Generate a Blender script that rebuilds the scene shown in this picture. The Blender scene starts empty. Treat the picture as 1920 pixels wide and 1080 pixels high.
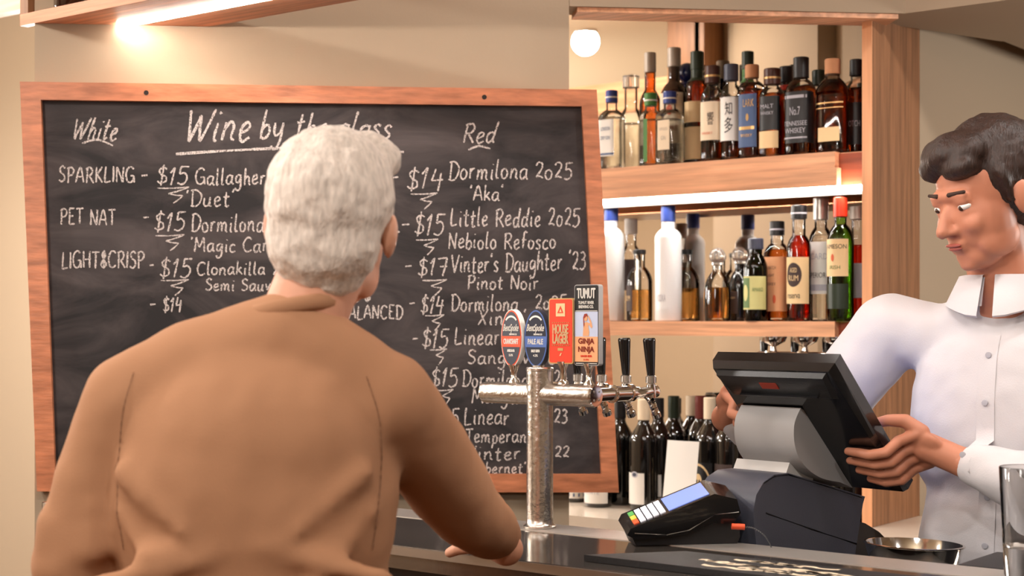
import bpy, bmesh, math, random
from mathutils import Vector, Matrix, noise
random.seed(7)
SC = bpy.context.scene
COL = SC.collection
R_ = math.radians

# ------------------------------------------------------------------ camera
TH, F, EYE, HZ = R_(38), 2857.0, 1.46, 603.0
cam_d = bpy.data.cameras.new('camera'); cam = bpy.data.objects.new('camera', cam_d); COL.objects.link(cam)
cam.location = (0, 0, EYE); cam.rotation_euler = (R_(90), 0, TH)
cam_d.sensor_width = 36; cam_d.lens = F / 1920 * 36; cam_d.shift_y = (HZ - 540) / 1920
cam_d.clip_start = .05
cam_d.dof.use_dof = True; cam_d.dof.focus_distance = 2.85; cam_d.dof.aperture_fstop = 5.0
SC.camera = cam
# ------------------------------------------------------------------ world, exposure
wd = bpy.data.worlds.new('world'); SC.world = wd; wd.use_nodes = True
wd.node_tree.nodes['Background'].inputs[0].default_value = (.9, .75, .6, 1)
wd.node_tree.nodes['Background'].inputs[1].default_value = .05
SC.view_settings.view_transform = 'Standard'; SC.view_settings.look = 'None'
SC.view_settings.gamma = 1; SC.view_settings.use_curve_mapping = False
SC.view_settings.exposure = 0.22
SC.cycles.max_bounces = 10; SC.cycles.transparent_max_bounces = 24
SC.cycles.caustics_reflective = False; SC.cycles.caustics_refractive = False
SC.cycles.sample_clamp_indirect = 6
WARM = (1, .955, .905)
def lamp(x, y, z, watts, ang=172, size=.06, col=WARM, blend=.35):
    l = bpy.data.lights.new('ceiling_lamp', 'SPOT'); l.energy = watts; l.color = col
    l.spot_size = R_(ang); l.spot_blend = blend; l.shadow_soft_size = size
    o = bpy.data.objects.new('ceiling_lamp', l); COL.objects.link(o); o.location = (x, y, z); return o
for (x, y, e) in ((-2.3, .6, 50), (-.6, .5, 46), (-.4, 2.75, 36), (-3.6, .9, 50), (-1.9, -.9, 40), (.8, .2, 40),
                  (-4.6, -.9, 40), (-5.4, 1.5, 55), (-3.9, 1.84, 60), (-1.95, 2.62, 13), (-4.2, 4.6, 60), (-3.2, 2.9, 34)):
    lamp(x, y, 2.70, e)
def fill_light(x, y, z, watts, size=.22):  # unseen point light without fitting, added to brighten walls and the mirrored room
    l = bpy.data.lights.new('added_fill_light', 'POINT'); l.energy = watts; l.color = WARM; l.shadow_soft_size = size
    o = bpy.data.objects.new('added_fill_light', l); COL.objects.link(o); o.location = (x, y, z)
fill_light(-4.4, 3.2, 1.8, 55); fill_light(-5.2, 1.5, 1.7, 75); fill_light(-1.2, -.9, 2.0, 45); fill_light(-6.2, -.5, 1.9, 110); fill_light(.3, 4.3, 1.8, 78)

# ------------------------------------------------------------------ maths: camera frame <-> world
CT, ST = math.cos(TH), math.sin(TH)
def c2w(xc, yc, z=0): return Vector((xc*CT - yc*ST, xc*ST + yc*CT, z))
def ray(px, py): return c2w((px-960)/F, 1, 0) + Vector((0, 0, (HZ-py)/F))
O_ = Vector((0, 0, EYE))
def at_d(px, py, d): return O_ + ray(px, py)*d
def at_z(px, py, z): return O_ + ray(px, py)*((z-EYE)*F/(HZ-py))
def at_y(px, py, y): r = ray(px, py); return O_ + r*(y/r.y)
def at_pl(px, py, p, n): r = ray(px, py); return O_ + r*((p-O_).dot(n)/r.dot(n))
def depth(p): return -ST*p.x + CT*p.y

# ------------------------------------------------------------------ materials
def srgb(r, g, b):
    f = lambda c: (c/255/12.92 if c/255 <= .04045 else ((c/255+.055)/1.055)**2.4)
    return (f(r), f(g), f(b), 1)
MATS = {}
def mat(name, col, rough=.5, metal=0, bump=0, bscale=40, var=0, vscale=6, coat=0, spec=.5, emit=0, trans=0, ior=1.45, stretch=None, aniso=0):
    if name in MATS: return MATS[name]
    m = bpy.data.materials.new(name); m.use_nodes = True; MATS[name] = m
    nt = m.node_tree; b = nt.nodes['Principled BSDF']
    b.inputs['Base Color'].default_value = col if len(col) == 4 else (*col, 1)
    b.inputs['Roughness'].default_value = rough; b.inputs['Metallic'].default_value = metal
    b.inputs['Coat Weight'].default_value = coat; b.inputs['Specular IOR Level'].default_value = spec
    b.inputs['Transmission Weight'].default_value = trans; b.inputs['IOR'].default_value = ior
    if emit:
        b.inputs['Emission Color'].default_value = b.inputs['Base Color'].default_value
        b.inputs['Emission Strength'].default_value = emit
    if var or bump:
        tc = nt.nodes.new('ShaderNodeTexCoord'); mp = nt.nodes.new('ShaderNodeMapping')
        nt.links.new(tc.outputs['Object'], mp.inputs['Vector'])
        if stretch: mp.inputs['Scale'].default_value = stretch
    if var:
        n = nt.nodes.new('ShaderNodeTexNoise'); n.inputs['Scale'].default_value = vscale; n.inputs['Detail'].default_value = 6
        nt.links.new(mp.outputs[0], n.inputs['Vector'])
        r = nt.nodes.new('ShaderNodeValToRGB'); c = b.inputs['Base Color'].default_value
        r.color_ramp.elements[0].position = .3; r.color_ramp.elements[1].position = .7
        r.color_ramp.elements[0].color = tuple(max(0, c[i]*(1-var)) for i in range(3)) + (1,)
        r.color_ramp.elements[1].color = tuple(min(1, c[i]*(1+var)) for i in range(3)) + (1,)
        nt.links.new(n.outputs['Fac'], r.inputs['Fac']); nt.links.new(r.outputs['Color'], b.inputs['Base Color'])
    if bump:
        n2 = nt.nodes.new('ShaderNodeTexNoise'); n2.inputs['Scale'].default_value = bscale; n2.inputs['Detail'].default_value = 4
        nt.links.new(mp.outputs[0], n2.inputs['Vector'])
        bp = nt.nodes.new('ShaderNodeBump'); bp.inputs['Strength'].default_value = bump; bp.inputs['Distance'].default_value = .004
        nt.links.new(n2.outputs['Fac'], bp.inputs['Height']); nt.links.new(bp.outputs['Normal'], b.inputs['Normal'])
    return m
def wood(name, col, axis, rough=.42, var=.28, spec=.4):
    s = {'x': (1.2, 22, 22), 'y': (22, 1.2, 22), 'z': (22, 22, 1.2), 'd': (4, 4, 22)}[axis]
    return mat(name, col, rough, var=var, vscale=3.2, stretch=s, bump=.12, bscale=9, spec=spec)
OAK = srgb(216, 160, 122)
M = dict(
    wall=mat('cream_paint', srgb(166, 147, 124), .85, bump=.05, bscale=160),
    ceil=mat('ceiling_paint', srgb(224, 204, 172), .9),
    floor=mat('timber_floor', srgb(96, 66, 46), .5, var=.3, vscale=4, stretch=(1, 14, 1)),
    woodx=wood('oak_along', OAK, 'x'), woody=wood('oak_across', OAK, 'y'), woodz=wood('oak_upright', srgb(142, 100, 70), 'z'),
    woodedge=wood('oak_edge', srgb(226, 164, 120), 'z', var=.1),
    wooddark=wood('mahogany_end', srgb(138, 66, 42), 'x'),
    gantry=wood('gantry_oak', srgb(204, 140, 104), 'x'),
    frame=wood('frame_rimu', srgb(184, 116, 82), 'd', rough=.35, var=.3),
    panelbrown=wood('brown_panel', srgb(120, 84, 58), 'z'),
    paneldark=mat('dark_panel', srgb(52, 36, 28), .5, var=.3),
    led=mat('led_white', (1, .93, .84, 1), .5, emit=50), led2=mat('gantry_led_white', (1, .93, .84, 1), .5, emit=52),
    lampdisc=mat('downlight_glow', (1, .86, .68, 1), .5, emit=40),
    alu=mat('aluminium', srgb(200, 196, 190), .3, 1),
    steel=mat('brushed_steel', srgb(205, 198, 190), .26, 1, bump=.35, bscale=90, var=.12, vscale=30),
    chrome=mat('chrome', srgb(225, 222, 218), .1, 1),
    bartop=mat('bar_top_steel', srgb(128, 118, 110), .1, .85, bump=.02, bscale=60),
    rim=mat('satin_steel', srgb(214, 206, 198), .34, .75, bump=.05, bscale=90),
    barfront=mat('bar_front', srgb(44, 32, 26), .45, var=.3),
    marble=mat('backbar_stone', srgb(226, 212, 196), .16, var=.06, vscale=5),
    blackplastic=mat('black_plastic', srgb(26, 25, 27), .3, bump=.05, bscale=300),
    glossblack=mat('gloss_black', srgb(16, 15, 16), .16, coat=.4),
    greyplastic=mat('charcoal_plastic', srgb(70, 72, 84), .4, bump=.06, bscale=400),
    palegrey=mat('pale_grey_plastic', srgb(168, 165, 164), .5),
    offwhite=mat('off_white_plastic', srgb(206, 202, 198), .5),
    rubber=mat('black_rubber', srgb(30, 29, 30), .55, bump=.2, bscale=200),
    chalk=None, white=mat('white_print', srgb(240, 236, 228), .6), paper=mat('white_paper', srgb(226, 222, 216), .8),
    red=mat('tap_red', srgb(226, 62, 34), .35), orange=mat('orange_print', srgb(232, 78, 34), .4), blue=mat('tap_blue', srgb(84, 112, 176), .4),
    navy=mat('navy_badge', srgb(44, 48, 62), .35), peach=mat('peach_print', srgb(232, 168, 120), .4), paleblue=mat('pale_blue_print', srgb(190, 200, 226), .4),
    black=mat('black_print', srgb(24, 23, 25), .4), gold=mat('gold_edge', srgb(206, 168, 112), .3, .6), darkred=mat('dark_red_print', srgb(150, 46, 22), .5),
    skin=mat('skin', srgb(204, 148, 120), .5, var=.06, vscale=9), skin2=mat('warm_skin', srgb(194, 128, 100), .5, var=.06, vscale=9),
    tan=mat('tan_cotton', srgb(166, 122, 92), .9, bump=.15, bscale=500, spec=.15),
    shirt=mat('white_cotton', srgb(208, 204, 207), .85, bump=.12, bscale=400, spec=.2),
    hairgrey=mat('silver_hair', srgb(206, 192, 180), .7, bump=.6, bscale=70, var=.2, vscale=40, stretch=(4, 4, 1)),
    hairdark=mat('dark_brown_hair', srgb(44, 27, 20), .5, bump=.6, bscale=60, var=.3, vscale=30, stretch=(4, 4, 1)),
    trouser=mat('dark_trousers', srgb(44, 44, 54), .9), eye=mat('eye_white', srgb(235, 230, 225), .3), iris=mat('iris', srgb(60, 40, 28), .2),
    lips=mat('lips', srgb(168, 88, 76), .5), brow=mat('eyebrow', srgb(60, 40, 30), .8), shoe=mat('shoe_leather', srgb(40, 28, 22), .4),
    screenblue=mat('lit_screen', srgb(120, 140, 210), .2, emit=.5), keys=mat('lit_keys', srgb(236, 236, 245), .4, emit=.25),
    keygreen=mat('green_key', srgb(90, 170, 90), .4), keyyellow=mat('yellow_key', srgb(236, 196, 80), .4), keyred=mat('red_key', srgb(224, 90, 50), .4),
    plug=mat('orange_plug', srgb(232, 88, 48), .4), cable=mat('grey_cable', srgb(92, 90, 90), .45),
    hole=mat('screw_hole', srgb(38, 24, 18), .7),
    mirror=mat('mirror_silver', srgb(238, 230, 220), .0, 1),
)
def chalk_mat():
    m = bpy.data.materials.new('chalk'); m.use_nodes = True; nt = m.node_tree; b = nt.nodes['Principled BSDF']
    b.inputs['Base Color'].default_value = srgb(202, 190, 184); b.inputs['Roughness'].default_value = .95; b.inputs['Specular IOR Level'].default_value = 0
    n = nt.nodes.new('ShaderNodeTexNoise'); n.inputs['Scale'].default_value = 330; n.inputs['Detail'].default_value = 3
    tc = nt.nodes.new('ShaderNodeTexCoord'); nt.links.new(tc.outputs['Object'], n.inputs['Vector'])
    r = nt.nodes.new('ShaderNodeValToRGB'); r.color_ramp.elements[0].position = .36; r.color_ramp.elements[0].color = (.3, .3, .3, 1); r.color_ramp.elements[1].position = .52
    nt.links.new(n.outputs['Fac'], r.inputs['Fac']); nt.links.new(r.outputs['Color'], b.inputs['Alpha']); return m
M['chalk'] = chalk_mat()
def slate_mat():
    m = bpy.data.materials.new('blackboard_slate'); m.use_nodes = True; nt = m.node_tree; b = nt.nodes['Principled BSDF']
    b.inputs['Roughness'].default_value = .75; b.inputs['Specular IOR Level'].default_value = .35
    tc = nt.nodes.new('ShaderNodeTexCoord'); mp = nt.nodes.new('ShaderNodeMapping'); mp.inputs['Scale'].default_value = (2.2, 2.2, 5); mp.inputs['Rotation'].default_value = (.3, .25, 0)
    n = nt.nodes.new('ShaderNodeTexNoise'); n.inputs['Scale'].default_value = 1.6; n.inputs['Detail'].default_value = 7; n.inputs['Roughness'].default_value = .6; n.inputs['Distortion'].default_value = 1.2
    r = nt.nodes.new('ShaderNodeValToRGB'); e = r.color_ramp.elements
    e[0].position = .35; e[0].color = srgb(35, 31, 32); e[1].position = .75; e[1].color = srgb(84, 75, 74)
    nt.links.new(tc.outputs['Object'], mp.inputs[0]); nt.links.new(mp.outputs[0], n.inputs['Vector']); nt.links.new(n.outputs['Fac'], r.inputs['Fac']); nt.links.new(r.outputs['Color'], b.inputs['Base Color'])
    return m
M['slate'] = slate_mat()
def clear_glass(name, tint, gloss=.9, ior=1.45):
    if name in MATS: return MATS[name]
    m = bpy.data.materials.new(name); m.use_nodes = True; MATS[name] = m; nt = m.node_tree; nt.nodes.remove(nt.nodes['Principled BSDF'])
    out = nt.nodes['Material Output']; t = nt.nodes.new('ShaderNodeBsdfTransparent'); t.inputs[0].default_value = (*tint, 1)
    g = nt.nodes.new('ShaderNodeBsdfGlossy'); g.inputs['Roughness'].default_value = .03; g.inputs[0].default_value = (gloss, gloss, gloss, 1)
    fr = nt.nodes.new('ShaderNodeFresnel'); fr.inputs[0].default_value = ior
    mx = nt.nodes.new('ShaderNodeMixShader'); nt.links.new(fr.outputs[0], mx.inputs[0]); nt.links.new(t.outputs[0], mx.inputs[1]); nt.links.new(g.outputs[0], mx.inputs[2]); nt.links.new(mx.outputs[0], out.inputs['Surface'])
    return m
M['glass'] = clear_glass('clear_glass', (.985, .988, .982))
M['gglass'] = clear_glass('green_glass', (.50, .74, .26))
M['dgglass'] = clear_glass('dark_green_glass', (.05, .08, .03))
def liquid(name, col, ior=1.3):
    m = clear_glass(name, col, .9, 1.33); nt = m.node_tree; out = nt.nodes['Material Output']; s = out.inputs['Surface'].links[0].from_socket
    r = nt.nodes.new('ShaderNodeBsdfRefraction'); r.inputs['Color'].default_value = (*col, 1); r.inputs['IOR'].default_value = 1.2; r.inputs['Roughness'].default_value = 0
    x = nt.nodes.new('ShaderNodeMixShader'); x.inputs[0].default_value = .35; nt.links.new(s, x.inputs[1]); nt.links.new(r.outputs[0], x.inputs[2]); nt.links.new(x.outputs[0], out.inputs['Surface'])
    return m
M['gin'] = liquid('clear_spirit', (.985, .985, .96)); M['amber'] = liquid('amber_spirit', (.82, .42, .16)); M['darkamber'] = liquid('dark_amber_spirit', (.60, .22, .07))
M['gold_l'] = liquid('gold_spirit', (.93, .66, .34)); M['redl'] = liquid('red_spirit', (.86, .16, .08)); M['greenl'] = liquid('spirit_in_green_glass', (.62, .80, .30))
M['wineglass'] = mat('wine_bottle_glass', srgb(15, 13, 12), .06, coat=.5, spec=.7)
M['brownglass'] = mat('brown_bottle_glass', srgb(44, 20, 10), .08, coat=.4, spec=.6)
M['frost'] = mat('frosted_white', srgb(240, 240, 242), .35, coat=.2)

# ------------------------------------------------------------------ object helpers
XF = {}
def thing(name, label, cat, loc=(0, 0, 0), rotz=0, group=None):
    o = bpy.data.objects.new(name, None); COL.objects.link(o); o.empty_display_size = .05
    o.location = loc; o.rotation_euler = (0, 0, rotz); tag(o, label, cat, group)
    XF[o] = Matrix.Translation(Vector(loc)) @ Matrix.Rotation(rotz, 4, 'Z'); return o
def tag(o, label, cat, group=None):
    o['label'] = label; o['category'] = cat
    if group: o['group'] = group
    return o
def part(name, bm, m, parent=None, world=True, bevel=0, seg=2, smooth=40, label=None, sub=0, mats=None):
    """one mesh object; world=True: the bmesh is in world coordinates, else in the parent's"""
    if bevel:
        es = [e for e in bm.edges if e.is_manifold and e.calc_face_angle(0) > .5]
        bmesh.ops.bevel(bm, geom=es, offset=bevel, segments=seg, profile=.6, affect='EDGES', clamp_overlap=True)
    bmesh.ops.recalc_face_normals(bm, faces=bm.faces)
    if parent and world: bm.transform(XF[parent].inverted())
    for f in bm.faces: f.smooth = bool(smooth)
    me = bpy.data.meshes.new(name); bm.to_mesh(me); bm.free()
    for k in (mats or [m]): me.materials.append(k)
    if smooth: me.set_sharp_from_angle(angle=R_(smooth))
    o = bpy.data.objects.new(name, me); COL.objects.link(o)
    if parent: o.parent = parent
    XF[o] = XF[parent].copy() if parent else Matrix.Identity(4)
    if label: o['label'] = label
    if sub:
        md = o.modifiers.new('subdivision', 'SUBSURF'); md.levels = md.render_levels = sub
    return o
def single(name, bm, m, label, cat, group=None, **k):
    """a thing that is one mesh: its origin goes to the middle of its base"""
    xs = [v.co.x for v in bm.verts]; ys = [v.co.y for v in bm.verts]; zs = [v.co.z for v in bm.verts]
    c = Vector(((min(xs)+max(xs))/2, (min(ys)+max(ys))/2, min(zs)))
    bm.transform(Matrix.Translation(-c)); o = part(name, bm, m, **k); o.location = c; XF[o] = Matrix.Translation(c)
    return tag(o, label, cat, group)
def struct(name, bm, m, **k):
    o = part(name, bm, m, **k); o['kind'] = 'structure'; return o
def copy_tree(o, parent=None):
    c = o.copy(); COL.objects.link(c)
    if parent: c.parent = parent
    for ch in list(o.children): copy_tree(ch, c)
    return c
NB = bmesh.new
def hexa(bm, p):
    v = [bm.verts.new(q) for q in p]
    for f in ((0, 3, 2, 1), (4, 5, 6, 7), (0, 1, 5, 4), (1, 2, 6, 5), (2, 3, 7, 6), (3, 0, 4, 7)): bm.faces.new([v[i] for i in f])
def box(bm, x0, x1, y0, y1, z0, z1, fn=None):
    p = [(x0, y0, z0), (x1, y0, z0), (x1, y1, z0), (x0, y1, z0), (x0, y0, z1), (x1, y0, z1), (x1, y1, z1), (x0, y1, z1)]
    hexa(bm, [fn(Vector(q)) if fn else q for q in p]); return bm
def prism(bm, poly, h0, h1, fn):
    """poly of 2d points extruded between h0 and h1; fn(a, b, h) gives the 3d point"""
    n = len(poly); lo = [bm.verts.new(fn(a, b, h0)) for a, b in poly]; hi = [bm.verts.new(fn(a, b, h1)) for a, b in poly]
    bm.faces.new(lo[::-1]); bm.faces.new(hi)
    for i in range(n): bm.faces.new((lo[i], lo[(i+1) % n], hi[(i+1) % n], hi[i]))
    return bm
def plan(bm, poly, z0, z1): return prism(bm, poly, z0, z1, lambda a, b, h: Vector((a, b, h)))
def lathe(bm, prof, c=(0, 0, 0), n=28, fn=None, nexp=None, zrot=0):
    """prof: (r, z); closed at r=0 ends. nexp(z): superellipse exponent"""
    rings = []
    for r, z in prof:
        ring = []
        if r < 1e-6: ring = [bm.verts.new((0, 0, z))]
        else:
            for i in range(n):
                t = 2*math.pi*i/n; k = 1
                if nexp:
                    e = nexp(z)
                    if e > 2.01: k = 1/(abs(math.cos(t))**e + abs(math.sin(t))**e)**(1/e)
                ring.append(bm.verts.new((r*k*math.cos(t), r*k*math.sin(t), z)))
        rings.append(ring)
    new = [v for q in rings for v in q]
    for a, b in zip(rings, rings[1:]):
        if len(a) == 1 and len(b) == 1: continue
        for i in range(n):
            j = (i+1) % n
            if len(a) == 1: bm.faces.new((a[0], b[j], b[i]))
            elif len(b) == 1: bm.faces.new((a[i], a[j], b[0]))
            else: bm.faces.new((a[i], a[j], b[j], b[i]))
    Mx = Matrix.Translation(Vector(c)) @ Matrix.Rotation(zrot, 4, 'Z')
    for v in new: v.co = fn(v.co) if fn else Mx @ v.co
    return bm
def rot_to(d): return Vector((0, 0, 1)).rotation_difference(Vector(d).normalized()).to_matrix().to_4x4()
def rod(bm, p0, p1, r0, r1=None, n=20):
    p0, p1 = Vector(p0), Vector(p1); r1 = r0 if r1 is None else r1; L = (p1-p0).length
    Mx = Matrix.Translation(p0) @ rot_to(p1-p0)
    return lathe(bm, [(0, 0), (r0, 0), (r1, L), (0, L)], n=n, fn=lambda v: Mx @ v)
def turned(bm, p0, d, prof, n=24):
    Mx = Matrix.Translation(Vector(p0)) @ rot_to(d)
    return lathe(bm, prof, n=n, fn=lambda v: Mx @ v)
def tube(bm, pts, r, n=10):
    pts = [Vector(p) for p in pts]; rings = []; N = len(pts)
    rr = r if isinstance(r, (list, tuple)) else [r]*N
    up = Vector((0, 0, 1))
    for i, p in enumerate(pts):
        t = (pts[min(i+1, N-1)] - pts[max(i-1, 0)]).normalized()
        a = t.cross(up)
        if a.length < .05: a = t.cross(Vector((1, 0, 0)))
        a.normalize(); b = t.cross(a).normalized(); up = b if abs(b.dot(up)) > abs(a.dot(up)) else up
        rings.append([bm.verts.new(p + rr[i]*(math.cos(2*math.pi*k/n)*a + math.sin(2*math.pi*k/n)*b)) for k in range(n)])
    for a, b in zip(rings, rings[1:]):
        for k in range(n): bm.faces.new((a[k], a[(k+1) % n], b[(k+1) % n], b[k]))
    bm.faces.new(rings[0][::-1]); bm.faces.new(rings[-1]); return bm
def catmull(p, k=6):
    if len(p) < 3: return p
    q = [p[0]] + list(p) + [p[-1]]; out = []
    for i in range(1, len(q)-2):
        a, b, c, d = q[i-1], q[i], q[i+1], q[i+2]
        for j in range(k):
            t = j/k
            out.append(tuple(.5*((2*b[m]) + (-a[m]+c[m])*t + (2*a[m]-5*b[m]+4*c[m]-d[m])*t*t + (-a[m]+3*b[m]-3*c[m]+d[m])*t**3) for m in range(len(b))))
    out.append(tuple(p[-1])); return out
_TX = {}
def text_geo(s):
    if s in _TX: return _TX[s]
    cu = bpy.data.curves.new('lettering', 'FONT'); cu.body = s; cu.align_x = 'CENTER'; cu.resolution_u = 3; cu.space_line = .85
    o = bpy.data.objects.new('lettering', cu); COL.objects.link(o)
    dg = bpy.context.evaluated_depsgraph_get(); me = o.evaluated_get(dg).to_mesh()
    vs = [tuple(v.co) for v in me.vertices]; fs = [tuple(p.vertices) for p in me.polygons]
    o.evaluated_get(dg).to_mesh_clear(); bpy.data.objects.remove(o); bpy.data.curves.remove(cu)
    if vs:
        x0, x1 = min(v[0] for v in vs), max(v[0] for v in vs); y0, y1 = min(v[1] for v in vs), max(v[1] for v in vs)
        vs = [((v[0]-x0)/(x1-x0)-.5, (v[1]-y0)/(y1-y0)-.5) for v in vs]
    _TX[s] = (vs, fs); return _TX[s]
def text(bm, s, w, h, fn, bold=0):
    """text fitted to w x h; fn(x, y) -> 3d. bold thickens by offset copies"""
    vs, fs = text_geo(s)
    for dx, dy in ([(0, 0)] if not bold else [(-bold, 0), (bold, 0), (0, bold), (0, -bold)]):
        bv = [bm.verts.new(fn(x*w+dx, y*h+dy)) for x, y in vs]
        for f in fs:
            try: bm.faces.new([bv[i] for i in f])
            except ValueError: pass
    return bm

# ------------------------------------------------------------------ the room
WA = R_(6); CWc = ((1067-960)/F*3.55, 3.55)
CW = c2w(*CWc); WD = c2w(math.cos(WA), math.sin(WA)); WN = c2w(math.sin(WA), -math.cos(WA))   # menu wall: corner, direction, normal
ZB = 2.195                                   # underside of the bulkhead
def wall_at(px):
    r = ray(px, HZ); return r*(CW.dot(WN)/r.dot(WN))
LW = wall_at(65); DW = wall_at(1697)
YF, YM = 3.42, 3.68                          # shelf fronts, mirror
XP0, XP1 = -1.597, -1.572                    # end panel of the back bar
BACKZ, BARZ = .965, 1.074
struct('floor', box(NB(), -7, 3, -2.5, 7, -.05, 0), M['floor'])
struct('ceiling', box(NB(), -7.1, 3.1, -2.6, 7.1, 2.75, 2.85), M['ceil'])
struct('wall_left', box(NB(), -7.1, -7, -2.5, 7, 0, 2.75), M['wall'])
struct('wall_right', box(NB(), 3, 3.1, -2.5, 7, 0, 2.75), M['wall'])
struct('wall_front', box(NB(), -7.1, 3.1, -2.6, -2.5, 0, 2.75), M['wall'])
struct('wall_far', box(NB(), -7.1, 3.1, 7, 7.1, 0, 2.75), M['wall'])
b = NB(); a = LW; c = CW; t = -.16*WN
plan(b, [(a.x, a.y), (c.x, c.y), (c.x+t.x, c.y+t.y), (a.x+t.x, a.y+t.y)], 0, 2.75)
struct('wall_menu', b, M['wall'], smooth=0)
b = NB(); box(b, -7, XP1, YM+.02, YM+.12, 0, 2.75); box(b, XP1-.10, XP1, YM+.12, 7, 0, 2.75)
struct('wall_backbar', b, M['wall'], smooth=0)
# timber panelling and dark doorway on the customers' side (seen in the mirror)
struct('wall_front_panelling', box(NB(), -5.45, -4.95, -2.5, -2.46, 0, 2.3), M['panelbrown'])
struct('door_1', box(NB(), -4.95, -3.9, -2.5, -2.45, 0, 2.15), M['paneldark'])
# bulkhead: in line with the menu wall, then turning along the bar
b = NB(); c2 = CW + .001*WD; t = -.10*WN
plan(b, [(c2.x, c2.y), (DW.x, DW.y), (3, DW.y), (3, DW.y+.5), (DW.x+.05, DW.y+.5), (DW.x+t.x, DW.y+.15), (c2.x+t.x, c2.y+t.y)], ZB, 2.75)
struct('wall_bulkhead', b, M['wall'], smooth=0)
b = NB(); box(b, DW.x+.055, 3, DW.y+.5, 7, ZB, 2.75)
struct('ceiling_passage', b, M['wall'], smooth=0)

b = NB(); t0 = -.004*WN; t = -.098*WN; p, q = CW+.02*WD, DW-.015*WD
plan(b, [(p.x+t0.x, p.y+t0.y), (q.x+t0.x, q.y+t0.y), (q.x+t.x, q.y+t.y), (p.x+t.x, p.y+t.y)], ZB-.012, ZB-.0005)
struct('trim_1', b, M['woodx'], smooth=0)
# timber upright and rail behind the menu wall (seen in the mirror)
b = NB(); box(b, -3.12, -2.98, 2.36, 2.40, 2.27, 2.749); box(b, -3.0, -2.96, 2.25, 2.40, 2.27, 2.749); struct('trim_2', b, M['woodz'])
struct('trim_3', box(NB(), -4.2, -3.12, 2.36, 2.39, 2.28, 2.40), M['woodx'])
# downlight (one of the ceiling fittings shows in the mirror)
dl = thing('downlight', 'bright round ceiling downlight reflected in the mirror over the top shelf', 'ceiling light', (-3.9, 1.84, 2.75))
part('trim_ring', lathe(NB(), [(.034, 0), (.05, 0), (.05, -.006), (.034, -.01), (.034, 0)], n=32), M['white'], dl, world=False)
part('diffuser', lathe(NB(), [(0, -.002), (.034, -.002), (.034, -.004), (0, -.004)], n=32), M['lampdisc'], dl, world=False)

# ------------------------------------------------------------------ back bar
XL = -2.75
cb = thing('base_cabinet', 'dark base cabinet under the pale stone back bar worktop', 'cabinet', (-2.0, 3.4, 0))
part('carcass', box(NB(), XL, -1.18, 3.22, YM, 0, BACKZ-.0405), M['barfront'], cb)
for i in range(3): part('door', box(NB(), XL+.02+.52*i, XL+.52*i+.51, 3.20, 3.2195, .1, BACKZ-.06), M['barfront'], cb, bevel=.002)
bb = thing('bottle_shelving', 'timber back bar shelving with mirror back, end panel and two lit bottle shelves', 'shelving', (-2.2, 3.5, BACKZ))
part('mirror_back', box(NB(), XL, XP0, YM, YM+.008, BACKZ+.001, 2.58), M['mirror'], bb, smooth=0)
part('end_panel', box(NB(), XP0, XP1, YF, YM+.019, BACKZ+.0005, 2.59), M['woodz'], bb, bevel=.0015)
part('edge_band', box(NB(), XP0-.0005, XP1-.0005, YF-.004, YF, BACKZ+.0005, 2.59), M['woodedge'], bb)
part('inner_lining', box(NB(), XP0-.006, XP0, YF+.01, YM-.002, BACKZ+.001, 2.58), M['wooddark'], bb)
sh = part('shelf', box(NB(), XL, XP0-.006, YF+.03, YM-.002, 1.838, 1.875), M['woodx'], bb)
part('shelf_fascia', box(NB(), XL, -1.671, YF, YF+.03, 1.837, 1.876), M['woodx'], sh, bevel=.0015)
part('light_valance', box(NB(), XL, -1.664, YF-.004, YF+.02, 1.792, 1.8365), M['woodx'], sh, bevel=.0015)
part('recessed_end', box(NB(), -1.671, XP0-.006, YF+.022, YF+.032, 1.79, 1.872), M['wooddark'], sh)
part('led_strip', box(NB(), XL, XP0-.008, YF+.004, YF+.018, 1.779, 1.7915), M['led'], sh, label='glowing white strip light under the shelf')
part('led_blocker', box(NB(), XL, XP0-.008, YF+.0185, YF+.0205, 1.770, 1.7915), M['alu'], sh)  # added screen: keeps the glowing strip out of the mirror back
sh2 = part('shelf', box(NB(), XL, XP0-.006, YF+.03, YM-.002, 1.424, 1.46), M['woodx'], bb)
part('shelf_fascia', box(NB(), XL, -1.671, YF, YF+.03, 1.423, 1.4605), M['woodx'], sh2, bevel=.0015)
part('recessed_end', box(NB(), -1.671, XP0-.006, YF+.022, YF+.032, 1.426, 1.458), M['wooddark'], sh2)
single('backbar_worktop', box(NB(), XL, -1.15, 3.16, YM+.015, BACKZ-.04, BACKZ), M['marble'], 'pale polished stone worktop running under the wine bottles', 'worktop', bevel=.004)

# ------------------------------------------------------------------ overhead gantry with strip light
def wx(y): return CW.x + (y-CW.y)*WD.x/WD.y
g = thing('overhead_gantry', 'overhead timber gantry shelf hung above the bar at top left', 'shelf', (-1.5, 2.17, 2.13))
ZG = 2.13; gy0, gy1, gx1 = 2.035, 2.305, .3
b = NB(); plan(b, [(-3.005, gy0), (gx1, gy0), (gx1, gy1), (wx(gy1)+.004, gy1), (wx(gy0+.02)+.004, gy0+.02), (-3.005, gy0+.02)], ZG, ZG+.026)
part('shelf_board', b, M['gantry'], g, smooth=0)
for i, xx in enumerate((-3.005, -1.62, -.2)):
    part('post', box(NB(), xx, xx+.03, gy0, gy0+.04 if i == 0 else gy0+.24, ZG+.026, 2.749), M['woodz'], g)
part('top_rail', box(NB(), -2.975, gx1, gy0+.001, gy0+.03, 2.52, 2.749), M['gantry'], g)
part('back_rail', box(NB(), -2.60, gx1, gy1-.02, gy1, 2.28, 2.40), M['gantry'], g)
part('led_strip', box(NB(), -2.815, gx1-.05, 2.157, 2.173, ZG-.006, ZG-.0005), M['led2'], g, label='glowing white strip light under the gantry')

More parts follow.
